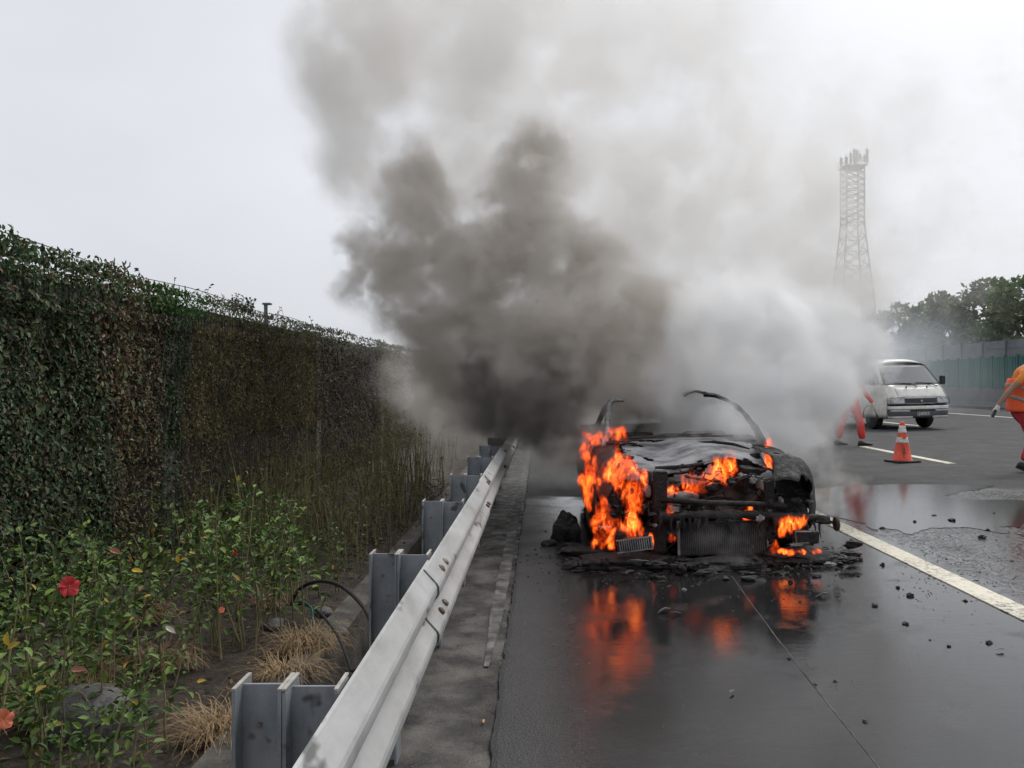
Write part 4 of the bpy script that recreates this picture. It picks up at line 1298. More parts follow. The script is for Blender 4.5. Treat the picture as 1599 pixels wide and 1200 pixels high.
for x in (-.72, .72):
    for y in (1.02, 3.45):
        obj('wheel_arch', MB().tube([(x * 1.15, y + .36 * math.cos(a), .30 + .36 * math.sin(a)) for a in np.linspace(0, PI, 12)], .03, 5), M['black_trim'], van, local=True)

# ================================================================== YELLOW TRUCK IN THE SMOKE
def mat_lit():
    m, N, L, b = new_mat('lamp_lit')
    b.inputs['Emission Color'].default_value = (1, .93, .75, 1)
    b.inputs['Emission Strength'].default_value = 2.0
    return m
M['lamp_lit'] = mat_lit()
tp = Vector((5.15, 17.2, gz(5.15)))
trk = thing('yellow_truck', 'yellow service truck almost swallowed by smoke behind the burning car', 'truck', tp)
def cab_sec(y, z0, z1, hw):
    c = .08
    return [(-hw, y, z0), (-hw, y, z1 - c), (-hw + c, y, z1), (hw - c, y, z1), (hw, y, z1 - c), (hw, y, z0)]
obj('cab', loft([cab_sec(.0, .42, 1.02, .84), cab_sec(.04, .40, 1.06, .86), cab_sec(.10, .40, 1.10, .86), cab_sec(.42, .42, 1.92, .80), cab_sec(.6, .42, 2.0, .80), cab_sec(1.5, .42, 2.0, .82), cab_sec(1.55, .42, 1.95, .82)]), M['yellow_paint'], trk, bevel=.03, local=True)
obj('windshield', MB().add([(-.74, .085, 1.14), (.74, .085, 1.14), (.70, .375, 1.84), (-.70, .375, 1.84)], [(0, 1, 2, 3)]), M['glass'], trk, local=True, solid=.01)
obj('bumper', MB().box((0, -.06, .46), (1.74, .14, .2)), M['yellow_paint'], trk, bevel=.03, local=True)
obj('grille', MB().box((0, -.012, .78), (.8, .03, .16)), M['black_trim'], trk, local=True)
for x in (-.62, .62):
    obj('headlight', MB().box((x, -.015, .74), (.30, .04, .16)), M['lamp_glass'], trk, bevel=.02, local=True)
    obj('indicator', MB().box((x * 1.3, -.135, .46), (.11, .02, .07)), M['amber'], trk, local=True)
fl = obj('fog_lamp', MB().lathe([(0, -.03), (.05, -.02), (.06, .0), (.06, .05)], (.42, -.14, .27), 'y', 14), M['lamp_lit'], trk, local=True)
obj('lower_valance', MB().box((0, .02, .31), (1.5, .12, .12)), M['black_trim'], trk, local=True)
obj('cargo_bed', MB().box((0, 3.2, .85), (1.76, 3.1, .5)), M['yellow_paint'], trk, bevel=.02, local=True)
obj('chassis', MB().box((0, 2.4, .45), (.9, 4.4, .16)), M['black_trim'], trk, local=True)
for x in (-.72, .72):
    for y in (.55, 3.7):
        wheel(trk, (x, y, .31), .31, .2, side=-1 if x < 0 else 1)
    obj('door_mirror', MB().box((x * 1.38, .2, 1.36), (.16, .06, .3)), M['black_trim'], trk, bevel=.02, local=True)

# ================================================================== TRAFFIC CONE
cp = G(1409, 722)
cone = thing('traffic_cone', 'red traffic cone with two white bands standing on a black base', 'traffic cone', cp)
R_ = Euler((0, math.radians(-1.1), .2)).to_matrix()
obj('base', MB().box((0, 0, .018), (.43, .43, .036), R_), M['rubber'], cone, bevel=.015, local=True)
def cone_r(z): return .158 + (.034 - .158) * (z - .03) / .66
def cone_band(z0, z1, off, n=5):
    return MB().lathe([(cone_r(z0 + (z1 - z0) * i / n) + off, z0 + (z1 - z0) * i / n) for i in range(n + 1)], (0, 0, 0), 'z', 32)
body = obj('body', MB().lathe([(.175, .03), (.17, .045), (cone_r(.055), .055), (cone_r(.3), .3), (cone_r(.5), .5), (cone_r(.66), .66), (cone_r(.69), .685), (.018, .695), (0, .696)], (0, 0, 0), 'z', 32), M['cone_red'], cone, smooth=True, local=True)
obj('white_band', cone_band(.50, .625, .0025), M['cone_white'], cone, smooth=True, local=True)
obj('white_band', cone_band(.335, .43, .0025), M['cone_white'], cone, smooth=True, local=True)
obj('arrow_mark', MB().prism([(-.045, .432), (.03, .432), (-.008, .385)], -cone_r(.41) - .002, -cone_r(.41) - .006), M['cone_red'], body, local=True)
for k, ch in enumerate('工程施工'):
    z = .285 - .058 * k
    r0 = cone_r(z) + .004
    a = -.24
    text('lettering', ch, .055, (r0 * math.sin(a), -r0 * math.cos(a), z), (PI / 2 - .18, 0, a), M['ink'], body, extrude=.0008)

# ================================================================== PEOPLE
def person_mesh(joints, bones, mats_by_label, name, root):
    names = list(joints)
    me = bpy.data.meshes.new(name + '_rig')
    me.from_pydata([joints[n][0] for n in names], [(names.index(a), names.index(b)) for a, b, _ in bones], [])
    o = bpy.data.objects.new(name + '_rig', me); COL.objects.link(o)
    md = o.modifiers.new('skin', 'SKIN'); md.use_smooth_shade = True
    for i, n in enumerate(names):
        r_ = joints[n][1]
        sv = me.skin_vertices[0].data[i] if me.skin_vertices else None
        if sv is None: continue
        sv.radius = (r_, r_) if not isinstance(r_, tuple) else r_
        sv.use_root = (n == root)
    sb = o.modifiers.new('sub', 'SUBSURF'); sb.levels = 2; sb.render_levels = 2
    dg = bpy.context.evaluated_depsgraph_get(); dg.update()
    ev = o.evaluated_get(dg)
    out = bpy.data.meshes.new_from_object(ev)
    bpy.data.objects.remove(o)
    labels = sorted(set(mats_by_label.values()), key=str)
    out.materials.clear()
    segs = [(Vector(joints[a][0]), Vector(joints[b][0]), l) for a, b, l in bones]
    for p in out.polygons:
        c = p.center; best = None
        for a, b, l in segs:
            ab = b - a; t = max(0, min(1, (c - a).dot(ab) / max(1e-9, ab.length_squared)))
            d = (c - a - ab * t).length
            if best is None or d < best[0]: best = (d, l)
        p.material_index = labels.index(mats_by_label[best[1]])
        p.use_smooth = True
    return out, [M[l] for l in labels]

def hand_chain(J, Bn, pre, wrist, palm_dir, side, curl, label):
    """palm and five curled fingers from the wrist"""
    d = Vector(palm_dir).normalized(); s = Vector(side).normalized(); c = Vector(curl).normalized()
    w = Vector(wrist)
    J[pre + 'palm'] = (tuple(w + d * .055), (.036, .022)); Bn.append((pre + 'wrist', pre + 'palm', label))
    for k in range(4):
        off = s * (.028 - .0185 * k)
        ln = (.026, .030, .028, .022)[k]
        a = w + d * .085 + off; b = a + d * ln + c * .012; e = b + d * ln * .35 + c * ln * .9; g_ = e - d * ln * .45 + c * ln * .55
        for q, (p, r_) in enumerate(((a, .0105), (b, .0095), (e, .009), (g_, .008))):
            J[f'{pre}f{k}{q}'] = (tuple(p), r_)
        Bn += [(pre + 'palm', f'{pre}f{k}0', label), (f'{pre}f{k}0', f'{pre}f{k}1', label), (f'{pre}f{k}1', f'{pre}f{k}2', label), (f'{pre}f{k}2', f'{pre}f{k}3', label)]
    a = w + d * .03 + s * .032; b = a + d * .028 + s * .016 + c * .014; e = b + d * .022 + c * .018
    for q, (p, r_) in enumerate(((a, .012), (b, .0105), (e, .009))):
        J[f'{pre}t{q}'] = (tuple(p), r_)
    Bn += [(pre + 'palm', pre + 't0', label), (pre + 't0', pre + 't1', label), (pre + 't1', pre + 't2', label)]

def shoe(parent, ankle, direction, up=(0, 0, 1), L_=.28, mat='shoe'):
    d = Vector(direction).normalized(); u = Vector(up).normalized(); s = d.cross(u).normalized(); u = s.cross(d)
    a = Vector(ankle)
    secs = []
    for t, w, h, b in ((-.30, .030, .075, .0), (-.25, .040, .10, 0), (-.05, .043, .105, 0), (.15, .043, .085, 0), (.40, .050, .060, 0), (.58, .045, .048, .004), (.68, .028, .036, .01)):
        c = a + d * (t * L_) - u * .085
        secs.append([c + s * w * math.cos(q) + u * (b + h * .5 + h * .5 * math.sin(q)) for q in np.linspace(0, 2 * PI, 12, endpoint=False)])
    o = obj('shoe', loft(secs), M[mat], parent, smooth=True, local=True)
    sl = []
    for t, w in ((-.31, .03), (-.25, .042), (.1, .04), (.42, .052), (.6, .044), (.69, .026)):
        c = a + d * (t * L_) - u * .088
        sl.append([c + s * w - u * .006, c + s * w + u * .012, c - s * w + u * .012, c - s * w - u * .006])
    obj('sole', loft(sl), M['rubber'], o, local=True)
    return o

# ---- worker running out of the frame
wp = Vector((7.28, 12.45, gz(7.28)))
man = thing('person', 'worker in orange shirt, striped orange vest and red trousers running out of frame', 'person', wp)
J, Bn = {}, []
J['pelvis'] = ((-.06, 0, .93), (.155, .12)); J['waist'] = ((-.07, 0, 1.08), (.15, .115)); J['chest'] = ((-.07, 0, 1.32), (.17, .125)); J['neckb'] = ((-.05, 0, 1.49), (.09, .08)); J['neck'] = ((.02, 0, 1.56), .058); J['head0'] = ((.11, 0, 1.61), (.075, .07)); J['head1'] = ((.16, 0, 1.68), (.098, .08)); J['head2'] = ((.155, 0, 1.76), (.085, .072)); J['nose'] = ((.265, 0, 1.655), .012)
Bn += [('pelvis', 'waist', 'shirt'), ('waist', 'chest', 'shirt'), ('chest', 'neckb', 'shirt'), ('neckb', 'neck', 'skin'), ('neck', 'head0', 'skin'), ('head0', 'head1', 'skin'), ('head1', 'head2', 'skin'), ('head1', 'nose', 'skin')]
# near (rear-swung) arm on the camera side
J['Rsh'] = ((-.10, -.19, 1.47), .07); J['Rs2'] = ((-.17, -.235, 1.40), .066); J['Rslv'] = ((-.25, -.25, 1.32), .058); J['Rel'] = ((-.36, -.255, 1.22), .043); J['Rfa'] = ((-.45, -.26, 1.11), .04); J['Rwrist'] = ((-.54, -.265, 1.0), .029)
Bn += [('neckb', 'Rsh', 'shirt'), ('Rsh', 'Rs2', 'shirt'), ('Rs2', 'Rslv', 'shirt'), ('Rslv', 'Rel', 'skin'), ('Rel', 'Rfa', 'skin'), ('Rfa', 'Rwrist', 'skin')]
hand_chain(J, Bn, 'R', (-.54, -.265, 1.0), (-.45, 0, -.85), (.75, -.2, -.45), (.3, .9, 0), 'glove')
J['Lsh'] = ((.0, .19, 1.46), .068); J['Ls2'] = ((.1, .235, 1.36), .06); J['Lel'] = ((.20, .25, 1.20), .044); J['Lfa'] = ((.32, .2, 1.22), .038); J['Lwrist'] = ((.42, .14, 1.28), .029)
Bn += [('neckb', 'Lsh', 'shirt'), ('Lsh', 'Ls2', 'shirt'), ('Ls2', 'Lel', 'skin'), ('Lel', 'Lfa', 'skin'), ('Lfa', 'Lwrist', 'skin')]
hand_chain(J, Bn, 'L', (.42, .14, 1.28), (.8, -.3, .45), (-.3, -.3, .8), (0, -.9, .2), 'glove')
# legs: rear leg pushing off (camera side), front leg striding
J['Rhip'] = ((-.06, -.095, .88), (.115, .105)); J['Rth'] = ((.0, -.10, .69), (.10, .095)); J['Rkn'] = ((.06, -.105, .50), .078); J['Rca'] = ((.01, -.11, .31), .085); J['Ran'] = ((-.06, -.11, .15), .075)
J['Lhip'] = ((-.04, .095, .88), (.115, .105)); J['Lth'] = ((.12, .10, .72), .098); J['Lkn'] = ((.32, .105, .58), .075); J['Lca'] = ((.42, .11, .36), .068); J['Lan'] = ((.50, .11, .16), .06)
Bn += [('pelvis', 'Rhip', 'trousers'), ('Rhip', 'Rth', 'trousers'), ('Rth', 'Rkn', 'trousers'), ('Rkn', 'Rca', 'trousers'), ('Rca', 'Ran', 'trousers'), ('pelvis', 'Lhip', 'trousers'), ('Lhip', 'Lth', 'trousers'), ('Lth', 'Lkn', 'trousers'), ('Lkn', 'Lca', 'trousers'), ('Lca', 'Lan', 'trousers')]
me, mats = person_mesh(J, Bn, {'shirt': 'orange_cloth', 'skin': 'skin', 'trousers': 'red_cloth', 'glove': 'glove'}, 'man', 'pelvis')
mesh_obj('body', me, mats, man, local=True)
# vest: a shell round the torso with reflective stripes
def torso_ring(z, grow):
    t = (z - .93) / .53
    cx = -.06 - .01 * t
    rx = interp([(0, .165), (.3, .155), (.65, .175), (.9, .13), (1, .10)], t) + grow
    ry = interp([(0, .195), (.3, .185), (.65, .205), (.9, .175), (1, .13)], t) + grow
    return cx, rx, ry
def vest_fn(z0, z1, grow, tilt=0.0):
    def fn(u, w):
        a = 2 * PI * u; z = z0 + (z1 - z0) * w
        cx, rx, ry = torso_ring(z, grow + .006 * math.sin(5 * a + 3 * z))
        return (cx + rx * math.cos(a), ry * math.sin(a), z + tilt * math.cos(a) * .14)
    return fn
vst = obj('vest', MB().grid(vest_fn(.90, 1.40, .014), 36, 12), M['vest'], man, smooth=True, local=True, solid=.006)
obj('reflective_stripe', MB().grid(vest_fn(1.02, 1.075, .021, -.6), 36, 2), M['reflective'], vst, smooth=True, local=True, solid=.003)
obj('reflective_stripe', MB().grid(vest_fn(1.19, 1.245, .021, -.6), 36, 2), M['reflective'], vst, smooth=True, local=True, solid=.003)
hr = obj('hair', MB().lathe([(.0, 1.865), (.05, 1.855), (.09, 1.82), (.106, 1.76), (.104, 1.70), (.098, 1.67)], (.145, 0, .0), 'z', 18), M['hair'], man, smooth=True, local=True)
shoe(man, (-.065, -.11, .115), (.8, -.1, -.35), (.35, 0, .9))
shoe(man, (.50, .11, .10), (1, 0, .15))
obj('radio', MB().box((-.60, -.267, .88), (.035, .03, .12), Euler((0, .45, 0)).to_matrix()).tube([(-.595, -.267, .925), (-.565, -.267, .965)], .006, 5), M['black_trim'], None)
rad = bpy.data.objects['radio']; rad.location = wp; tag(rad, 'small black handset held in the running worker\'s white glove', 'handset')

# ---- worker in red walking through the smoke
rp_ = Vector((6.72, 17.9, gz(6.72)))
red = thing('person', 'worker in red overalls and dark boots walking through the smoke by the van', 'person', rp_)
J, Bn = {}, []
J['pelvis'] = ((0, 0, .93), (.15, .12)); J['waist'] = ((.01, 0, 1.08), (.145, .115)); J['chest'] = ((.04, 0, 1.30), (.165, .13)); J['neckb'] = ((.07, 0, 1.46), (.09, .08)); J['neck'] = ((.09, 0, 1.53), .058); J['head0'] = ((.12, 0, 1.60), (.075, .07)); J['head1'] = ((.13, 0, 1.68), (.098, .08)); J['head2'] = ((.12, 0, 1.76), (.085, .072)); J['nose'] = ((.235, 0, 1.655), .012)
Bn += [('pelvis', 'waist', 'suit'), ('waist', 'chest', 'suit'), ('chest', 'neckb', 'suit'), ('neckb', 'neck', 'skin'), ('neck', 'head0', 'skin'), ('head0', 'head1', 'skin'), ('head1', 'head2', 'skin'), ('head1', 'nose', 'skin')]
for s, pre, dx in ((-1, 'R', .16), (1, 'L', -.14)):
    J[pre + 'sh'] = ((.06, s * .19, 1.44), .07); J[pre + 's2'] = ((.06 + dx * .3, s * .235, 1.33), .064); J[pre + 'el'] = ((.05 + dx * .8, s * .25, 1.16), .055); J[pre + 'wrist'] = ((.12 + dx * 1.5, s * .235, .94), .042)
    Bn += [('neckb', pre + 'sh', 'suit'), (pre + 'sh', pre + 's2', 'suit'), (pre + 's2', pre + 'el', 'suit'), (pre + 'el', pre + 'wrist', 'suit')]
    hand_chain(J, Bn, pre, J[pre + 'wrist'][0], (.1, 0, -1), (1, 0, .1), (0, -s, 0), 'glove')
J['Rhip'] = ((.02, -.095, .88), (.12, .11)); J['Rth'] = ((.09, -.10, .68), .10); J['Rkn'] = ((.16, -.105, .48), .08); J['Rca'] = ((.17, -.11, .30), .085); J['Ran'] = ((.20, -.11, .14), .07)
J['Lhip'] = ((-.02, .095, .88), (.12, .11)); J['Lth'] = ((-.10, .10, .68), .10); J['Lkn'] = ((-.17, .105, .48), .08); J['Lca'] = ((-.21, .11, .30), .085); J['Lan'] = ((-.24, .11, .14), .07)
for pre in 'RL':
    Bn += [('pelvis', pre + 'hip', 'suit'), (pre + 'hip', pre + 'th', 'suit'), (pre + 'th', pre + 'kn', 'suit'), (pre + 'kn', pre + 'ca', 'suit'), (pre + 'ca', pre + 'an', 'suit')]
me, mats = person_mesh(J, Bn, {'suit': 'red_cloth_bright', 'skin': 'skin', 'glove': 'glove'}, 'red', 'pelvis')
mesh_obj('body', me, mats, red, local=True)
obj('helmet', MB().lathe([(.0, 1.90), (.06, 1.885), (.11, 1.84), (.13, 1.77), (.135, 1.735), (.165, 1.725), (.165, 1.718), (.13, 1.722)], (.11, 0, 0), 'z', 20), M['cone_red'], red, smooth=True, local=True)
shoe(red, (.20, -.11, .09), (1, -.15, 0), L_=.30)
shoe(red, (-.24, .11, .09), (1, .05, -.05), L_=.30)
# ================================================================== THE BURNING CAR
CX, CY = 1.36, 6.5
car = thing('burning_car', 'burnt-out car with open engine bay, flames and smoke pouring from it', 'car', (CX, CY, gz(CX)))
car.rotation_euler = (0, -CROSS, 0)
def rough_grid(fn, nu, nv, amp, scale, seed, eat=0.0):
    pts = np.array([fn(i / nu, j / nv) for j in range(nv + 1) for i in range(nu + 1)], float)
    d = np.stack([vnoise(pts, scale, 4, seed + k) - .5 for k in range(3)], 1) * 2 * amp
    pts = pts + d
    ff = [(j * (nu + 1) + i, j * (nu + 1) + i + 1, (j + 1) * (nu + 1) + i + 1, (j + 1) * (nu + 1) + i) for j in range(nv) for i in range(nu)]
    if eat:      # burnt-through edges: drop cells near the rim where the noise is high
        cen = np.array([pts[list(q)].mean(0) for q in ff])
        nz = vnoise(cen, 7.0, 3, seed + 8)
        keep = []
        for k, q in enumerate(ff):
            i, j = k % nu, k // nu
            rim = min(i, nu - 1 - i) / nu * 2.2; rim2 = min(j, nv - 1 - j) / nv * 2.2
            if nz[k] < 1.0 - eat + .55 * min(rim, rim2, .5): keep.append(q)
        ff = keep
    return MB().add([tuple(p) for p in pts], ff)
def rough_tube(path, rads, seed, n=8, amp=.35):
    path = spline(path, 6)
    rr = np.interp(np.linspace(0, 1, len(path)), np.linspace(0, 1, len(rads)), rads)
    mb = MB().tube(path, list(rr), n)
    v = np.array(mb.v); c = np.repeat(np.array([tuple(p) for p in path]), n, 0)
    k = 1 + amp * 2 * (vnoise(v, 22, 3, seed) - .5)
    mb.v = [tuple(p) for p in c + (v - c) * k[:, None]]
    return mb
def poly_interp(pts, t):
    n = len(pts) - 1; i = min(int(t * n), n - 1); u = t * n - i
    return tuple(a + (b - a) * u for a, b in zip(pts[i], pts[i + 1]))
# fenders: cross-sections swept backwards, arch cut by lifting the hem
def fender(s):
    sec = [(.58, .80), (.72, .815), (.82, .78), (.885, .68), (.915, .52), (.90, .36), (.88, .24)]
    def fn(u, w):
        y = .12 + 1.55 * w
        x, z = poly_interp(sec, u)
        front = max(0, (.38 - y) / .26)
        x -= .10 * front * front; z -= .16 * front * (z > .4)
        arch = math.sqrt(max(0, .36 ** 2 - (y - .78) ** 2)) + .30
        if abs(y - .78) < .36: z = max(z, arch if u > .6 else z)
        z += .05 * w * (u < .5)
        return (s * x, y, z)
    return fn
obj('fender', rough_grid(fender(-1), 26, 44, .026, 5, 1, .50), M['char_red'], car, smooth=True, local=True, solid=.006)
obj('fender', rough_grid(fender(1), 26, 44, .034, 5, 2, .52), M['char'], car, smooth=True, local=True, solid=.006)
# body sides, doors, sills
for s in (-1, 1):
    def side(u, w):
        y = 1.66 + 2.3 * w
        x, z = poly_interp([(.80, .90), (.87, .82), (.905, .6), (.90, .4), (.86, .20)], u)
        return (s * x, y, z)
    d = obj('door', rough_grid(side, 14, 34, .03, 4, 5 + s, .5), M['char_red'] if s < 0 else M['char'], car, smooth=True, local=True, solid=.01)
    obj('sill', MB().box((s * .82, 2.6, .20), (.12, 2.4, .10)), M['char_dark'], car, bevel=.02, local=True)
obj('rear_body', rough_grid(lambda u, w: ((-.84 + 1.68 * u), 3.95 + .5 * math.sin(PI * .5 * w), .92 - .7 * w), 14, 8, .03, 4, 9), M['char'], car, smooth=True, local=True, solid=.01)
obj('boot_lid', rough_grid(lambda u, w: ((-.72 + 1.44 * u), 3.2 + .85 * w, .96 - .03 * w), 12, 6, .03, 4, 11), M['char'], car, smooth=True, local=True, solid=.01)
obj('floor', MB().box((0, 2.1, .19), (1.6, 3.8, .05)), M['char_dark'], car, local=True)
obj('firewall', rough_grid(lambda u, w: (-.74 + 1.48 * u, 1.50 + .05 * w, .2 + .62 * w), 14, 8, .02, 5, 12), M['char_dark'], car, smooth=True, local=True, solid=.01)
cw = obj('cowl', rough_grid(lambda u, w: (-.72 + 1.44 * u, 1.42 + .22 * w, .86 + .04 * w + .03 * math.sin(PI * u)), 22, 4, .018, 6, 13), M['char_dark'], car, smooth=True, local=True, solid=.02)
obj('wiper_linkage', MB().tube([(-.55, 1.40, .915), (-.2, 1.38, .935), (.15, 1.40, .93), (.5, 1.42, .92)], .011, 6).tube([(-.1, 1.37, .94), (.3, 1.44, .945)], .008, 5), M['rust'], cw, local=True)
# pillars and what is left of the roof
obj('windscreen_pillar', rough_tube([(-.735, 1.50, .80), (-.70, 1.62, .98), (-.655, 1.84, 1.16), (-.63, 1.97, 1.245), (-.575, 2.03, 1.275), (-.48, 2.05, 1.275)], [.04, .03, .027, .027, .026, .022], 3), M['burnt_alloy'], car, smooth=True, local=True)
obj('windscreen_pillar', rough_tube([(.80, 1.50, .82), (.77, 1.60, .96), (.70, 1.80, 1.12), (.61, 1.98, 1.23), (.48, 2.08, 1.29), (.36, 2.12, 1.30)], [.05, .036, .026, .02, .018, .012], 5, amp=.6), M['char'], car, smooth=True, local=True)
obj('roof_remnant', rough_grid(lambda u, w: (.16 + .34 * u, 2.05 + .32 * w, 1.30 + .04 * math.sin(PI * u)), 16, 12, .07, 7, 15, .52), M['ash'], car, smooth=True, local=True, solid=.008)
obj('rear_pillar', MB().tube([(-.70, 3.3, .9), (-.62, 2.9, 1.15), (-.56, 2.7, 1.24)], .035, 6), M['char'], car, local=True)
obj('rear_pillar', MB().tube([(.70, 3.3, .9), (.62, 2.9, 1.15), (.56, 2.7, 1.24)], .035, 6), M['char'], car, local=True)
st = obj('seat_frame', MB().box((-.38, 2.2, .62), (.46, .12, .62), Euler((-.2, 0, 0)).to_matrix()), M['char_dark'], car, bevel=.04, local=True)
obj('seat_frame', MB().box((.38, 2.2, .62), (.46, .12, .62), Euler((-.2, 0, 0)).to_matrix()), M['char_dark'], car, bevel=.04, local=True)
# warped bonnet, ash grey
def bonnet(u, w):
    x = -.60 + 1.22 * u
    y = .60 + .84 * w
    sag = .20 * (1 - w) ** 1.6 + .05 * (1 - w) * math.sin(7 * u)
    right = max(0, u - .60)
    lift = .16 * right * (1 - w)
    return (x, y + .20 * right, .885 - sag + lift + .025 * math.sin(PI * u) + .02 * math.sin(11 * u + 3 * w) * (1 - w))
hd = obj('bonnet', rough_grid(bonnet, 52, 34, .024, 4.5, 17, .50), M['ash_hood'], car, smooth=True, local=True, solid=.004)
def lip(u, w):
    a = bonnet(u * .62 + .06, 0)
    return (a[0], a[1] - .015 - .03 * w, a[2] - .01 - .15 * w - .05 * w * math.sin(9 * u))
obj('torn_edge', rough_grid(lip, 44, 8, .026, 7, 18, .55), M['ash_hood'], hd, smooth=True, local=True, solid=.004)
obj('bonnet_crease', MB().tube([(.05, 1.15, .885), (.25, 1.10, .892), (.42, 1.06, .87), (.55, 1.0, .83)], [.006, .016, .014, .006], 6), M['char_dark'], hd, smooth=True, local=True)
# engine bay
for nm, c, d, rot, mt, sd in (('engine_block', (.18, .98, .47), (.62, .46, .36), (0, 0, .05), 'char_dark', 21), ('intake_manifold', (.10, .82, .63), (.50, .20, .12), (.1, .05, 0), 'char', 22), ('battery', (-.42, .78, .58), (.20, .22, .20), (0, 0, .1), 'char', 23), ('gearbox', (-.28, 1.0, .42), (.34, .36, .3), (0, 0, 0), 'char_dark', 24), ('air_box', (.48, .72, .60), (.26, .28, .20), (.1, .1, .2), 'char', 25), ('alternator', (.50, .60, .42), (.17, .17, .17), (0, .2, 0), 'burnt_dark', 26), ('fuse_box', (-.30, .56, .50), (.12, .10, .08), (0, .1, .1), 'ash', 27)):
    bm = bmesh.new(); bmesh.ops.create_cube(bm, size=1); bmesh.ops.subdivide_edges(bm, edges=bm.edges, cuts=5, use_grid_fill=True)
    Rm = Euler(rot).to_matrix()
    co = np.array([v.co[:] for v in bm.verts]) * np.array(d)
    dn = np.stack([vnoise(co + np.array(c), 9, 3, sd + k) - .5 for k in range(3)], 1) * .07
    pts = [Vector(tuple(p)) for p in co + dn]
    mbx = MB().add([tuple(Rm @ p + Vector(c)) for p in pts], [[v.index for v in f.verts] for f in bm.faces]); bm.free()
    obj(nm, mbx, M[mt] if mt in M else M['char'], car, local=True)
mb_h = [[(-.2, .62, .66), (.0, .52, .62), (.25, .54, .60), (.45, .60, .66)], [(-.35, .70, .70), (-.1, .62, .72), (.15, .70, .74), (.4, .82, .70)], [(.3, .5, .35), (.45, .45, .45), (.55, .52, .58)], [(-.1, .45, .40), (.1, .42, .48), (.3, .48, .44)], [(.55, .55, .62), (.65, .5, .5), (.62, .42, .36)], [(-.44, .5, .3), (-.40, .46, .5), (-.42, .55, .68)]]
for k, pth in enumerate(mb_h):
    obj('hose', MB().tube(spline(pth, 6), .012 + .006 * (k % 3), 7), M['char_dark'] if k % 2 else M['rust'], car, smooth=True, local=True)
# molten lamp housing, ash covered
obj('lamp_housing', lump((.61, .52, .585), (.125, .10, .095), 61, 3, .5), M['ash'], car, smooth=True, local=True)
obj('lamp_bracket', MB().box((.44, .50, .63), (.22, .05, .035), Euler((0, .15, .1)).to_matrix()), M['burnt_alloy'], car, bevel=.008, local=True)
obj('molten_plastic', lump((-.17, .52, .475), (.14, .07, .05), 62, 3, .55), M['ash'], car, smooth=True, local=True)
# front structure
obj('front_upright', MB().box((-.385, .22, .40), (.10, .09, .66), Euler((.03, .03, 0)).to_matrix()).box((-.43, .20, .44), (.012, .07, .56)), M['char_dark'], car, bevel=.01, local=True)
rb = obj('relay_box', MB().box((-.29, .13, .43), (.115, .06, .085), Euler((0, .05, 0)).to_matrix()), M['char'], car, bevel=.01, local=True)
obj('label_plate', MB().box((-.285, .097, .435), (.07, .006, .04), Euler((0, .05, 0)).to_matrix()), M['ash'], rb, local=True)
obj('front_upright', MB().box((.52, .24, .38), (.07, .08, .50), Euler((.0, -.05, 0)).to_matrix()), M['char_dark'], car, bevel=.01, local=True)
def beam_fn(u, w):
    a = 2 * PI * w
    x = -.42 + 1.38 * u
    droop = .03 * math.sin(3 * u) - .06 * u
    return (x, .10 + .05 * (x - .1) ** 2 + .035 * math.cos(a), .375 + droop + .038 * max(-.8, min(.8, 1.6 * math.sin(a))))
obj('crash_beam', rough_grid(beam_fn, 44, 12, .026, 11, 31), M['char'], car, smooth=True, local=True)
obj('upper_tie', MB().tube([(-.38, .18, .50), (0, .12, .475), (.35, .12, .46), (.62, .16, .43)], .024, 6), M['char_dark'], car, smooth=True, local=True)
# radiator with fins
ra = obj('radiator', MB().box((.11, .17, .185), (.70, .035, .26), Euler((-.08, -.02, 0)).to_matrix()), M['char'], car, local=True)
mb = MB()
for k in range(46):
    mb.box((-.23 + .0148 * k, .149, .185 - .0003 * k), (.004, .01, .245), Euler((-.08, 0, 0)).to_matrix())
obj('radiator_fins', mb, M['burnt_fins'], ra, local=True)['kind'] = 'stuff'
obj('radiator_tank', MB().box((-.25, .155, .19), (.022, .045, .27)), M['burnt_alloy'], ra, bevel=.004, local=True)
# fallen cooler with ribs, left front
co_ = obj('oil_cooler', MB().box((-.63, -.04, .185), (.27, .03, .095), Euler((-.15, -.10, .05)).to_matrix()), M['char'], car, local=True)
mb = MB()
Rc = Euler((-.15, -.10, .05)).to_matrix()
for k in range(14):
    mb.box(Vector((-.63, -.04, .185)) + Rc @ Vector((-.115 + .0175 * k, -.022, .0)), (.0065, .022, .085), Rc)
for zz in (-.047, .047):
    mb.box(Vector((-.63, -.04, .185)) + Rc @ Vector((0, -.024, zz)), (.28, .02, .008), Rc)
mb.box(Vector((-.63, -.04, .185)) + Rc @ Vector((.136, -.024, 0)), (.014, .022, .10), Rc)
obj('cooler_ribs', mb, M['ash'], co_, local=True)
fg = obj('fog_lamp_frame', MB().box((.72, -.02, .215), (.20, .05, .10), Euler((0, .05, -.1)).to_matrix()), M['char_dark'], car, bevel=.015, local=True)
obj('frame_edge', MB().tube([(.63, -.05, .262), (.80, -.035, .255), (.80, -.035, .175), (.64, -.05, .17), (.63, -.05, .262)], .006, 5), M['burnt_alloy'], fg, local=True)
# bent strut sticking out at the right front
bs = obj('bent_strut', MB().tube([(.62, .25, .32), (.78, .22, .36), (.90, .18, .33), (1.0, .14, .29)], .012, 6).tube([(.66, .2, .26), (.76, .24, .37)], .009, 5), M['rust'], car, smooth=True, local=True)
obj('strut_disc', MB().lathe([(0, -.012), (.055, -.012), (.06, 0), (.055, .012), (0, .012)], (1.015, .13, .285), 'x', 18), M['rust'], bs, local=True)
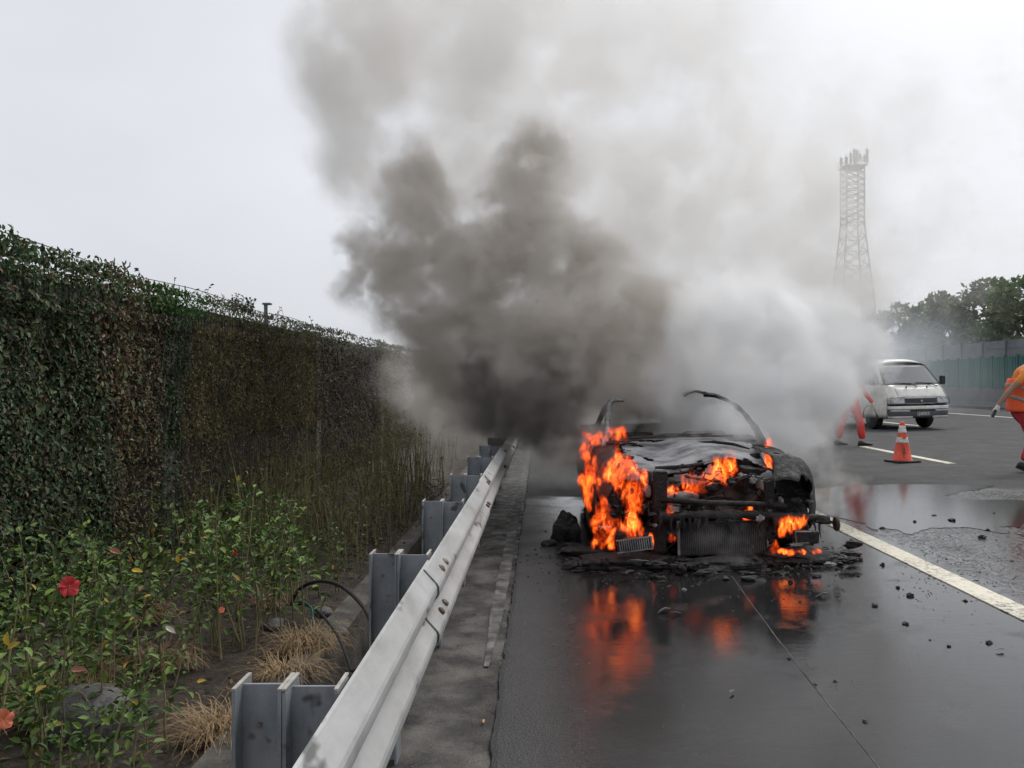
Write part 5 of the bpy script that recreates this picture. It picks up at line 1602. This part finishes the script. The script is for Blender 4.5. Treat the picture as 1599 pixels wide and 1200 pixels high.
# wheels, tyres burning off
for s in (-1, 1):
    wheel(car, (s * .76, .80, .29), .29, .19, side=s, tyre='char_dark', rim='rust')
    wheel(car, (s * .76, 3.35, .29), .29, .19, side=s, tyre='char_dark', rim='rust')
    obj('spring_strut', MB().tube([(s * .60, .82, .35), (s * .56, .86, .80)], .045, 8), M['char_dark'], car, local=True)
obj('sagging_liner', rough_grid(lambda u, w: (-.92 - .02 * math.sin(3 * w), .45 + .7 * u, .62 - .42 * w - .04 * math.sin(PI * u)), 12, 8, .035, 6, 41), M['char_red'], car, smooth=True, local=True, solid=.008)

# tangle of burnt wiring, brackets and flakes in and around the bay
rs = random.Random(77)
mbw = MB()
for k in range(46):
    x = rs.uniform(-.62, .74); y = rs.uniform(.12, .85); z = rs.uniform(.30, .72)
    pth = [Vector((x, y, z))]
    for j in range(4):
        pth.append(pth[-1] + Vector((rs.gauss(0, .07), rs.gauss(0, .05), rs.gauss(-.03, .05))))
    mbw.tube(spline(pth, 4), rs.uniform(.003, .008), 5)
obj('wiring', mbw, M['char_dark'], car, local=True)['kind'] = 'stuff'
mbc, mba = MB(), MB()
for k in range(150):
    x = rs.uniform(-.86, .88); y = rs.uniform(.02, .95); z = rs.uniform(.16, .70)
    if y < .14 and z > .46: continue
    d = (rs.uniform(.015, .06), rs.uniform(.015, .05), rs.uniform(.01, .05))
    g = lump((x, y, z), tuple(q * .8 for q in d), 400 + k, 2, 1.3)
    (mba if rs.random() < .16 else mbc).add(g.v, g.f)
for k in range(40):      # dripping, sagging strips along the beam and the bay edge
    x = rs.uniform(-.4, .9); y = rs.uniform(.04, .16); z = .36 - .05 * x
    mbc.tube([(x, y, z), (x + rs.gauss(0, .015), y - .01, z - rs.uniform(.03, .10)), (x + rs.gauss(0, .02), y - .012, z - rs.uniform(.10, .17))], [.012, .008, .003], 5)
obj('burnt_clutter', mbc, M['char'], car, local=True)['kind'] = 'stuff'
obj('ash_clumps', mba, M['ash'], car, local=True)['kind'] = 'stuff'
obj('inner_liner', rough_grid(lambda u, w: (.60 + .30 * w, .36 + .12 * w, .74 - .58 * u), 14, 8, .035, 7, 43), M['char_dark'], car, smooth=True, local=True, solid=.008)
# molten bumper skin slumped on the road in front: own heaps
def heap(name, c, d, seed, label, mat='char_dark', amp=.6, sub=4, group=None):
    c = Vector(c); c.z = gz(c.x)
    o = obj(name, lump((c.x, c.y, c.z + d[2] * .35), d, seed, sub, amp, flat=.38), M[mat], smooth=False)
    tag(o, label, 'wreckage', group or 'charred wreckage fallen in front of the car')
    return o
heap('molten_bumper', G(985, 884), (.42, .17, .07), 71, 'black molten bumper heap under the ribbed cooler')
heap('molten_bumper', G(1120, 886), (.36, .16, .065), 72, 'black molten bumper heap under the radiator')
heap('molten_bumper', G(1245, 876), (.34, .18, .07), 73, 'black molten bumper heap under the burning lamp corner')
heap('wheel_liner', G(884, 842), (.13, .11, .17), 74, 'crumpled black wheel-arch liner lying beside the burning wheel', amp=.85)
heap('charred_scrap', G(858, 852), (.07, .05, .035), 75, 'flat black scrap next to the crumpled liner')
heap('charred_scrap', G(1322, 868), (.10, .07, .03), 76, 'black scrap at the right end of the slumped bumper')
heap('molten_bumper', G(920, 868), (.28, .16, .05), 77, 'low black crust between liner and ribbed cooler')
def shard(px, py, size, seed, label, mat, lift=.03, name='metal_shard', group='ash grey shards in front of the car'):
    c = G(px, py)
    rs = random.Random(seed)
    def fn(u, w):
        return ((u - .5) * size[0], (w - .5) * size[1], size[2] * math.sin(PI * (u * .8 + .1)) * (1 - .5 * w))
    g = rough_grid(fn, 8, 5, size[0] * .09, 9 / max(.3, size[0] * 4), seed)
    Rz = Euler((rs.uniform(-.5, -.1), rs.uniform(-.35, .35), rs.uniform(-.8, .8))).to_matrix()
    g.v = [tuple(Rz @ Vector(p) + c + Vector((0, 0, lift))) for p in g.v]
    return tag(obj(name, g, M[mat], solid=.004), label, 'shard', group)
shard(1122, 869, (.19, .10, .05), 1, 'pale crumpled sheet shard before the radiator', 'ash', .10)
shard(1163, 872, (.20, .12, .06), 2, 'pale bent sheet shard next to the crumpled one', 'ash', .11)
shard(1085, 868, (.24, .07, .02), 3, 'long grey strip of ash along the radiator foot', 'ash', .09)
shard(1150, 855, (.24, .16, .07), 4, 'dark folded sheet leaning against the radiator', 'char', .16)
shard(1000, 893, (.20, .05, .02), 5, 'thin grey sliver on the black heap', 'ash', .07)

# small burnt crumbs and plates round the slumped bumper
rs = random.Random(91)
mbc, mba = MB(), MB()
for k in range(300):
    c = G(rs.uniform(885, 1340), rs.gauss(878, 12))
    d = .008 + .032 * rs.random() ** 2.2
    g = lump((c.x, c.y, c.z + d * .3 + (.05 if rs.random() < .4 else 0)), (d * rs.uniform(.8, 2.4), d * rs.uniform(.5, 1.4), d * rs.uniform(.25, .9)), 600 + k, 2, 1.7)
    (mba if rs.random() < .07 else mbc).add(g.v, g.f)
tag(obj('burnt_crumbs', mbc, M['char_dark']), 'charred crumbs and plates scattered round the slumped bumper', 'crumbs', kind='stuff')
tag(obj('ash_crumbs', mba, M['ash']), 'pale ash crumbs among the charred bits before the car', 'ash', kind='stuff')
# ------------------------------------------------ debris strewn on the road
DB = [(1378, 826, 10), (1429, 816, 9), (1487, 814, 16), (1533, 841, 15), (1378, 883, 12), (1366, 947, 14), (1421, 931, 14), (1402, 918, 12), (1414, 975, 15), (1482, 1010, 11), (1545, 1005, 14), (1233, 1030, 9), (1273, 1070, 8), (1304, 1065, 8), (1351, 1128, 12), (1543, 829, 9), (1507, 939, 9), (1460, 806, 8), (1552, 802, 7), (1340, 900, 7), (1330, 845, 8), (1452, 1000, 6), (1250, 940, 7), (1580, 877, 9)]
DL = ['two-lobed black lump nearest the cone side of the white line', 'small angular black scrap on the wet lane beyond the line', 'spiky black scrap on the wet lane', 'flat black scrap among specks on the wet lane', 'round black clinker inside the white line', 'ragged black scrap by the seam side of the shoulder', 'splayed black scrap with a pale edge on the shoulder', 'thin dark scrap with pale fibres on the shoulder', 'largest black clinker with a grey top on the shoulder', 'oval black clinker below the largest one', 'flat black scrap close to the frame edge', 'small black clinker left of the seam', 'tiny black clinker touching the seam', 'tiny black clinker just past the seam', 'lone black clinker near the bottom of the shoulder', 'small black scrap by the far wet lane edge', 'small bit beside the solid white line', 'small black bit on the puddle', 'black bit on the puddle by the frame edge', 'black bit just off the slumped bumper', 'black bit on the worn part of the white line', 'tiny chip below the largest clinker', 'small bit in front of the burning lamp corner', 'black bit on the speckled lane at the frame edge']
for k, ((px, py, s), lb) in enumerate(zip(DB, DL)):
    c = G(px, py); r = s / F * c.y * .33
    o = obj('debris', lump((c.x, c.y, c.z + r * .30), (r * random.uniform(.9, 1.3), r * random.uniform(.8, 1.2), r * random.uniform(.4, .7)), 200 + k, 2, 1.25, flat=.5), M['char_dark'] if k not in (6, 7, 8) else M['char'])
    tag(o, lb, 'debris', 'burnt debris strewn on the road')
for k, (px, py, w, lb) in enumerate([(1282, 933, 20, 'pale curled flake in front of the car corner'), (1036, 958, 22, 'pale curled flake on the mirrored flames'), (1055, 961, 16, 'second pale flake beside the curled one'), (1561, 1018, 12, 'white chip near the frame edge'), (864, 1012, 8, 'pale chip on the dark wet asphalt'), (1143, 1084, 10, 'pale chip left of the seam')]):
    c = G(px, py); s = w / F * c.y
    shard(px, py, (s, s * .35, s * .16), 90 + k, lb, 'ash', .012, 'ash_flake', 'pale flakes on the road')
c = G(755, 1125); 
single_leaf_c = (c.x, c.y, -.012)
T_, Q_ = leaf_template(.3, .1, .05)
tag(mesh_obj('fallen_leaf', np_mesh('fallen_leaf', T_ * .045 + np.array(single_leaf_c), Q_), M['wood_leaf']), 'single dry yellow leaf on the concrete under the rail', 'leaf')
# countless specks: soot crumbs on the wet lane and grit by the concrete edge
rs = np.random.default_rng(5)
pts = []
for k in range(650):
    px, py = rs.uniform(1400, 1640), rs.normal(870, 34)
    if py < 790: continue
    pts.append((px, py, rs.uniform(1.0, 3.0)))
for k in range(260):
    pts.append((rs.uniform(1000, 1599), rs.uniform(880, 1195), rs.uniform(.8, 2.2)))
for k in range(350):
    pts.append((rs.uniform(800, 1330), rs.normal(880, 28), rs.uniform(1.5, 6)))
v, f = [], []
for px, py, s in pts:
    if py < 770: continue
    c = G(px, py); r = s / F * c.y * .5
    o = len(v)
    a0 = rs.uniform(0, 6.28)
    ring = [(c.x + r * rs.uniform(.6, 1.4) * math.cos(a0 + a), c.y + r * rs.uniform(.8, 2.0) * math.sin(a0 + a), c.z + .001) for a in (0, 1.26, 2.5, 3.77, 5.0)]
    v += ring + [(c.x, c.y, c.z + .001 + r * .7)]
    f += [(o + i, o + (i + 1) % 5, o + 5) for i in range(5)]
tag(obj('soot_crumbs', MB().add(v, f), M['char_dark']), 'soot crumbs scattered over the wet road', 'crumbs', kind='stuff')
v, f = [], []
for k in range(1500):
    y = rs.uniform(1.7, 9) ; x = rs.uniform(-.62, -.2) if rs.random() < .8 else rs.uniform(-.2, .4)
    r = rs.uniform(.0015, .0045); o = len(v); z0 = -.0235 if x < -.23 else .001
    v += [(x + r * math.cos(a) * rs.uniform(.7, 1.3), y + r * math.sin(a) * rs.uniform(.7, 1.3), z0) for a in (0, 1.57, 3.14, 4.71)] + [(x, y, z0 + r * 1.2)]
    f += [(o + i, o + (i + 1) % 4, o + 4) for i in range(4)]
tag(obj('grit', MB().add(v, f), M['grit']), 'pale grit on the concrete verge and asphalt edge', 'grit', kind='stuff')
# ================================================================== SMOKE AND FLAMES (real volumes, grown on voxel grids)
class Field:
    """small wrapper to write a density field with geometry nodes"""
    def __init__(s, name):
        s.ng = bpy.data.node_groups.new(name, 'GeometryNodeTree')
        s.ng.interface.new_socket('Geometry', in_out='OUTPUT', socket_type='NodeSocketGeometry')
        s.N, s.L = s.ng.nodes, s.ng.links
        s.pos = s.N.new('GeometryNodeInputPosition').outputs[0]
    def _in(s, node, i, v):
        if hasattr(v, 'is_output'): s.L.new(v, node.inputs[i])
        else: node.inputs[i].default_value = v
    def vm(s, op, a, b=None, scale=None):
        n = s.N.new('ShaderNodeVectorMath'); n.operation = op
        s._in(n, 0, a)
        if b is not None: s._in(n, 1, b)
        if scale is not None: s._in(n, 'Scale', scale)
        return n.outputs['Value'] if op in ('DISTANCE', 'LENGTH', 'DOT_PRODUCT') else n.outputs[0]
    def m(s, op, a, b=None, c=None, clamp=False):
        n = s.N.new('ShaderNodeMath'); n.operation = op; n.use_clamp = clamp
        for i, q in enumerate((a, b, c)):
            if q is not None: s._in(n, i, q)
        return n.outputs[0]
    def mr(s, v, a, b, c, d, smooth=True):
        n = s.N.new('ShaderNodeMapRange'); n.interpolation_type = 'SMOOTHSTEP' if smooth else 'LINEAR'
        s._in(n, 0, v)
        for i, q in enumerate((a, b, c, d)): s._in(n, i + 1, q)
        return n.outputs[0]
    def noise(s, vec, scale, detail, rough, off=(0, 0, 0), color=False):
        n = s.N.new('ShaderNodeTexNoise')
        n.inputs['Scale'].default_value = scale; n.inputs['Detail'].default_value = detail; n.inputs['Roughness'].default_value = rough
        s.L.new(s.vm('ADD', vec, off), n.inputs['Vector'])
        return n.outputs['Color'] if color else n.outputs['Fac']
    def warp(s, vec, scale, amp, detail=4, rough=.6, off=(3, 1, 7)):
        c = s.vm('SUBTRACT', s.noise(vec, scale, detail, rough, off, True), (.5, .5, .5))
        return s.vm('ADD', vec, s.vm('SCALE', c, scale=amp * 2))
    def blobs(s, vec, bl, core=.25):
        acc = None
        for c, r, st in bl:
            if isinstance(r, tuple):
                d = s.vm('LENGTH', s.vm('DIVIDE', s.vm('SUBTRACT', vec, tuple(c)), r)); rr = 1.0
            else:
                d = s.vm('DISTANCE', vec, tuple(c)); rr = r
            q = s.mr(d, rr * core, rr, st, 0.0)
            acc = q if acc is None else s.m('MAXIMUM', acc, q)
        return acc
    def finish(s, name, dens, lo, hi, vox, mat, step_rate=1.0):
        vc = s.N.new('GeometryNodeVolumeCube')
        s.L.new(dens, vc.inputs['Density'])
        vc.inputs['Min'].default_value = lo; vc.inputs['Max'].default_value = hi
        for i, k in enumerate('XYZ'):
            vc.inputs['Resolution ' + k].default_value = max(4, int((hi[i] - lo[i]) / vox))
        sm = s.N.new('GeometryNodeSetMaterial'); sm.inputs['Material'].default_value = mat
        s.L.new(vc.outputs[0], sm.inputs[0])
        o = s.N.new('NodeGroupOutput'); s.L.new(sm.outputs[0], o.inputs[0])
        me = bpy.data.meshes.new(name); me.materials.append(mat)
        ob = bpy.data.objects.new(name, me); COL.objects.link(ob)
        md = ob.modifiers.new('volume', 'NODES'); md.node_group = s.ng
        return ob

def smoke_mat(name, color, dens, aniso=0.0, step=1.0):
    m = bpy.data.materials.new(name); m.use_nodes = True
    nt = m.node_tree; nt.nodes.remove(nt.nodes['Principled BSDF'])
    pv = nt.nodes.new('ShaderNodeVolumePrincipled'); nt.links.new(pv.outputs[0], nt.nodes['Material Output'].inputs['Volume'])
    pv.inputs['Color'].default_value = (*color, 1); pv.inputs['Density'].default_value = dens
    pv.inputs['Anisotropy'].default_value = aniso
    return m

def SB(px, py, D, r, st): return (P(px, py, D), r / F * D, st)

def smoke(name, label, blobs, lo, hi, vox, mat, warp=.55, wscale=.75, nscale=1.3, lo_t=.33, hi_t=.66, gain=1.5, warp2=.16, core=.25, erode=0.0):
    f = Field(name)
    p = f.warp(f.pos, wscale, warp, 3, .55)
    p = f.warp(p, wscale * 3.4, warp2, 4, .6, (9, 2, 5))
    p = f.warp(p, wscale * 8.5, warp2 * .38, 2, .5, (1, 6, 3))
    env = f.blobs(p, blobs, core)
    nz = f.noise(p, nscale, 6, .62, (11, 4, 2))
    k = f.mr(nz, lo_t, hi_t, 0.0, gain)
    d = f.m('MULTIPLY', env, k)
    if erode:      # fine curls eat into the thin rims and crease the body
        n2 = f.noise(p, nscale * 4.2, 4, .62, (5, 8, 1))
        d = f.m('MAXIMUM', f.m('SUBTRACT', d, f.mr(n2, .38, .64, 0.0, erode)), 0.0)
        d = f.m('MULTIPLY', d, 1.0 + erode * .55)
    o = f.finish(name, d, lo, hi, vox, mat)
    tag(o, label, 'smoke', 'smoke from the burning car', 'stuff')
    return o

soot = [SB(845, 645, 8.8, 85, 2.2), SB(800, 625, 9.2, 85, 1.8), SB(885, 685, 8.4, 55, 1.2), SB(770, 595, 9.6, 80, 1.1), SB(870, 600, 9.0, 80, 1.3), SB(1000, 640, 9.0, 50, 1.0), SB(1130, 785, 7.2, 45, .9), SB(1180, 770, 7.2, 40, .7)]
dark = [SB(890, 690, 8.3, 75, 1.0), SB(840, 600, 9.2, 120, 1.2), SB(760, 600, 9.6, 110, 1.0), SB(870, 550, 9.3, 150, 1.2), SB(950, 520, 9.4, 140, 1.2), SB(1010, 515, 9.4, 100, 1.1), SB(980, 590, 9.0, 110, .9),
        SB(760, 510, 9.8, 150, 1.2), SB(680, 460, 10, 130, 1.3), SB(605, 445, 10, 95, 1.3), SB(640, 360, 10, 110, 1.3), SB(655, 300, 10.2, 85, 1.2), SB(740, 420, 10, 140, 1.1), SB(820, 350, 10.2, 120, 1.0), SB(830, 260, 10.4, 100, 1.0), SB(890, 440, 10, 135, 1.2), SB(720, 560, 10, 110, 1.0), SB(590, 380, 10.2, 75, .9),
        SB(690, 620, 10.6, 95, .6), SB(1310, 765, 8.0, 60, .5), SB(1330, 790, 7.8, 45, .35), SB(650, 535, 10.6, 80, .4)]
grey = [SB(545, 110, 11, 140, 1.7), SB(640, 60, 11.2, 180, 1.3), SB(580, 230, 11, 130, 1.2), SB(760, 130, 11.2, 200, .9), SB(900, 90, 11.4, 220, .7), SB(700, 260, 11.2, 200, .8), SB(860, 260, 11.4, 210, .9), SB(1000, 330, 11.6, 230, .9), SB(1130, 330, 11.8, 220, .8), SB(1000, 430, 11, 190, .9), SB(1230, 330, 12, 190, .7), SB(1130, 180, 12, 220, .5), SB(800, -60, 11.4, 260, .7), SB(600, -80, 11.2, 200, .8), SB(1305, 410, 12.4, 170, 1.1), SB(1315, 310, 12.6, 120, .8), SB(1240, 480, 11.6, 170, .8), SB(1450, 360, 13, 230, .22), SB(1520, 200, 13, 260, .16), SB(1320, 220, 12.6, 220, .4), SB(1050, 40, 11.8, 240, .5),
        SB(670, 600, 12.4, 120, .7), SB(720, 630, 11.6, 120, .9), SB(660, 700, 12, 90, .35), SB(850, 700, 9.2, 95, .3), SB(1060, 690, 8.6, 90, .4), SB(580, 560, 13, 90, .15), SB(1250, 690, 9.4, 95, .45), SB(1280, 640, 10.6, 85, .45), SB(800, 705, 10.4, 110, .32), SB(870, 725, 9.0, 90, .35), SB(900, 660, 9.6, 90, .5),
        SB(870, 620, 10.6, 120, 1.8), SB(940, 600, 10.8, 130, 1.8), SB(900, 590, 11.8, 170, 1.8), SB(1000, 600, 11.8, 150, 1.3), SB(1100, 600, 12, 150, 1.3), SB(1200, 620, 12, 140, 1.0)]
white = [SB(1105, 545, 9.0, 120, 1.6), SB(1185, 530, 9.4, 120, 1.5), SB(1105, 490, 9.4, 75, 1.8), SB(1190, 480, 9.8, 85, 1.5), SB(1265, 510, 10.2, 100, 1.2), SB(1240, 600, 9.8, 110, 1.5), SB(1150, 600, 9.2, 120, 1.5), SB(1060, 620, 8.8, 100, 1.2), SB(1310, 560, 11, 95, 1.1), SB(1060, 700, 7.7, 65, .4), SB(1120, 665, 8.3, 80, .9), SB(1200, 660, 8.8, 85, .9), SB(1275, 720, 8.4, 75, .6), SB(1290, 780, 7.9, 65, .5), SB(1300, 565, 12.5, 72, 1.4), SB(1265, 610, 13, 85, 1.6), SB(1220, 640, 13, 90, 1.6), SB(1235, 665, 13.4, 65, 1.2), SB(1345, 560, 13.5, 60, 1.0), SB(1130, 845, 6.3, 60, .16), SB(1060, 735, 7.4, 40, .5), SB(1080, 655, 9.2, 100, 2.0), SB(1000, 660, 9.4, 80, 1.6), SB(1150, 690, 8.0, 70, 1.0), SB(1120, 500, 9.2, 60, 2.2), SB(1215, 490, 9.6, 60, 2.0)]
smoke('smoke', 'black soot boiling low out of the car over the guard rail', soot, (-1.7, 6.8, .05), (2.8, 10.8, 2.6), .05, smoke_mat('smoke_soot', (.36, .335, .31), 4.6), warp=.28, wscale=1.2, nscale=1.8, lo_t=.36, hi_t=.58, core=.1, erode=.4)
smoke('smoke', 'dense dark brown-grey smoke rolling up from the burning car towards the barrier', dark, (-3.8, 7.0, .05), (4.2, 12.8, 6.4), .04, smoke_mat('smoke_dark', (.76, .725, .68), 3.3), warp=.5, wscale=.8, nscale=1.9, lo_t=.39, hi_t=.56, warp2=.30, core=.3, erode=.55)
smoke('smoke', 'thin pale grey smoke spreading high over the road', grey, (-5.4, 7.2, .02), (9.5, 16.0, 8.5), .09, smoke_mat('smoke_grey', (.972, .96, .942), 1.6, .2), warp=.7, wscale=.55, lo_t=.32, hi_t=.66, warp2=.22, core=.15, erode=.22)
smoke('smoke', 'thick white smoke billowing over the right side of the burning car', white, (.4, 5.9, .03), (6.2, 15.2, 3.6), .044, smoke_mat('smoke_white', (.994, .996, .996), 2.6, .35), warp=.36, wscale=.95, nscale=1.9, lo_t=.40, hi_t=.56, warp2=.22, core=.45, erode=.6)
# thin drift hanging over the far lanes
far = [((12, 36, 1.5), (9, 9, 3.4), .6), ((18, 48, 2.5), (10, 12, 4.5), .6), ((8, 30, 1.5), (5, 7, 3.5), .7), ((20, 62, 3), (14, 14, 6), .5)]
smoke('smoke', 'faint bluish smoke drifting low over the far lanes', far, (0, 24, .5), (30, 78, 9), .55, smoke_mat('smoke_far', (.86, .90, .94), .27), warp=2.2, wscale=.14, nscale=.2, gain=1.2, warp2=.6, core=.1)

# ------------------------------------------------ flames
def flame_mat():
    m = bpy.data.materials.new('flame'); m.use_nodes = True
    nt = m.node_tree; N, L = nt.nodes, nt.links
    N.remove(N['Principled BSDF'])
    vi = N.new('ShaderNodeVolumeInfo')
    r = N.new('ShaderNodeValToRGB'); e = r.color_ramp.elements
    e[0].position = 0.0; e[0].color = (1.0, .065, .006, 1)
    e[1].position = .35; e[1].color = (1.0, .13, .014, 1)
    x = e.new(.65); x.color = (1.0, .24, .03, 1)
    x = e.new(1.0); x.color = (1.0, .50, .10, 1)
    L.new(vi.outputs['Density'], r.inputs[0])
    em = N.new('ShaderNodeEmission'); L.new(r.outputs[0], em.inputs['Color'])
    mu = N.new('ShaderNodeMath'); mu.operation = 'MULTIPLY'; mu.inputs[1].default_value = 150.0
    L.new(vi.outputs['Density'], mu.inputs[0]); L.new(mu.outputs[0], em.inputs['Strength'])
    ab = N.new('ShaderNodeVolumeAbsorption'); ab.inputs['Color'].default_value = (.1, .05, .03, 1)
    mu2 = N.new('ShaderNodeMath'); mu2.operation = 'MULTIPLY'; mu2.inputs[1].default_value = 40.0
    L.new(vi.outputs['Density'], mu2.inputs[0]); L.new(mu2.outputs[0], ab.inputs['Density'])
    ad = N.new('ShaderNodeAddShader'); L.new(em.outputs[0], ad.inputs[0]); L.new(ab.outputs[0], ad.inputs[1])
    L.new(ad.outputs[0], N['Material Output'].inputs['Volume'])
    return m
FM = flame_mat()
def q0(f): return f.vm('MULTIPLY', f.pos, (1, 1, .7))
def flame(label, blobs, lo, hi, vox, hole=None, fscale=14.0, seed=0, gain=1.0, warp=.10, solid=.2):
    f = Field('flame')
    st = f.vm('MULTIPLY', f.pos, (1, 1, .5))
    w = f.vm('SUBTRACT', f.noise(st, 5.5, 3, .6, (seed, 2, 1), True), (.5, .5, .5))
    p = f.vm('ADD', f.pos, f.vm('MULTIPLY', w, (warp * 2.2, warp * 1.2, warp * 5)))
    w2 = f.vm('SUBTRACT', f.noise(st, 15, 2, .5, (seed, 5, 1), True), (.5, .5, .5))
    p = f.vm('ADD', p, f.vm('MULTIPLY', w2, (warp * 1.1, warp * .3, warp * 1.4)))
    env = f.blobs(p, blobs, .5)
    env = f.m('MULTIPLY', env, f.mr(f.noise(q0(f), 7.0, 2, .5, (seed, 3, 9)), .40, .52, .12, 1.0))
    q = f.vm('MULTIPLY', p, (1, 1, .42))
    n = f.noise(q, fscale, 2.5, .5, (seed, 0, 3))
    ridge = f.m('POWER', f.m('SUBTRACT', 1.0, f.m('MULTIPLY', f.m('ABSOLUTE', f.m('SUBTRACT', n, .5)), 17.0), clamp=True), 1.1)
    n2 = f.noise(q, fscale * 1.9, 2, .5, (seed, 7, 3))
    ridge2 = f.m('POWER', f.m('SUBTRACT', 1.0, f.m('MULTIPLY', f.m('ABSOLUTE', f.m('SUBTRACT', n2, .5)), 17.0), clamp=True), 1.1)
    body = f.mr(n, .56, .70, 0.0, solid)
    k = f.m('MAXIMUM', f.m('MAXIMUM', ridge, f.m('MULTIPLY', ridge2, .75)), body)
    d = f.m('MULTIPLY', f.m('MULTIPLY', env, f.m('ADD', k, .03)), gain)
    if hole:
        for c, r in hole:
            hd_ = f.vm('LENGTH', f.vm('DIVIDE', f.vm('SUBTRACT', p, tuple(c)), r))
            d = f.m('MULTIPLY', d, f.mr(hd_, .75, 1.05, 0.0, 1.0))
    d = f.m('MULTIPLY', d, f.m('GREATER_THAN', d, .008))
    o = f.finish('flame', d, lo, hi, vox, FM)
    tag(o, label, 'flame', 'flames on the burning car', 'stuff')
    return o
def FB(px, py, D, rx, rz, st=1.0, ry=.022): return (P(px, py, D), (rx / F * D, ry, rz / F * D), st)
def fbox(bl, pad=.06):
    lo = [min(c[i] - r[i] for c, r, s in bl) - pad for i in range(3)]
    hi = [max(c[i] + r[i] for c, r, s in bl) + pad for i in range(3)]
    return tuple(lo), tuple(hi)
def fl(label, bl, vox=.008, **k):
    lo, hi = fbox(bl)
    return flame(label, bl, lo, hi, vox, **k)
def FS(px, py, D, ry, rz, st=1.0, rx=.022): return (P(px, py, D), (rx, ry, rz / F * D), st)
HOLE = [(P(953, 768, 6.52), (.085, .4, .115)), (P(950, 806, 6.5), (.05, .4, .055))]
fl('tall orange flames wrapping the front corner and wheel of the car', [FB(920, 765, 6.55, 17, 30), FB(935, 735, 6.55, 22, 22), FB(960, 722, 6.56, 18, 26), FB(992, 770, 6.52, 22, 52), FB(975, 745, 6.54, 20, 26), FB(938, 812, 6.48, 17, 36), FB(965, 828, 6.46, 28, 20), FB(990, 820, 6.48, 16, 30), FB(962, 703, 6.6, 9, 24), FB(1006, 762, 6.5, 9, 26), FB(942, 852, 6.42, 20, 18)], .0052, hole=HOLE, seed=4)
fl('flames running back along the fender beside the wheel', [FS(918, 762, 6.75, .12, 26), FS(917, 735, 6.95, .12, 20)], .007, seed=51, gain=.6)
fl('second sheet of flame deeper in the wheel arch', [FB(990, 775, 6.74, 16, 40), FB(972, 730, 6.76, 16, 20)], .007, seed=57, hole=HOLE, gain=.55)
fl('flames licking up along the torn bonnet edge', [FB(1050, 772, 6.98, 18, 16), FB(1075, 765, 6.98, 20, 18), FB(1100, 752, 7.0, 24, 18), FB(1125, 737, 7.02, 20, 24), FB(1142, 722, 7.05, 12, 22)], .0055, seed=11, fscale=15, warp=.075)
fl('thin flame climbing the base of the windscreen pillar', [FB(1199, 730, 7.5, 9, 22), FB(1203, 705, 7.6, 10, 22), FB(1197, 745, 7.45, 8, 12)], .008, seed=17, fscale=12, warp=.04, gain=.75)
fl('flame on the burning lamp corner above the beam', [FB(1232, 818, 6.5, 22, 14), FB(1222, 826, 6.48, 8, 12), FB(1252, 812, 6.52, 14, 10)], .0055, seed=23, fscale=16, warp=.035, solid=.35)
fl('small flame inside the dark engine bay', [FB(1164, 806, 6.8, 12, 10), FB(1172, 798, 6.8, 7, 14)], .006, seed=29, fscale=14, warp=.03, solid=.6)
fl('low flame under the crash beam by the radiator', [FB(1208, 856, 6.4, 9, 14), FB(1222, 862, 6.38, 12, 6), FB(1252, 863, 6.36, 8, 6), FB(1274, 864, 6.36, 9, 5), FB(1236, 862, 6.36, 10, 7)], .005, seed=31, fscale=20, warp=.03, solid=.3)
fl('flickers between the front upright and the radiator', [FB(1049, 840, 6.55, 8, 9), FB(1016, 846, 6.5, 5, 16), FB(1046, 800, 6.6, 6, 9)], .006, seed=37, fscale=15, warp=.03)
fl('faint flame behind the smoke at the base of the bent pillar', [FB(930, 684, 7.9, 28, 14), FB(965, 676, 7.9, 20, 12), FB(915, 700, 7.8, 14, 16)], .01, seed=41, fscale=9, warp=.06, gain=.6)
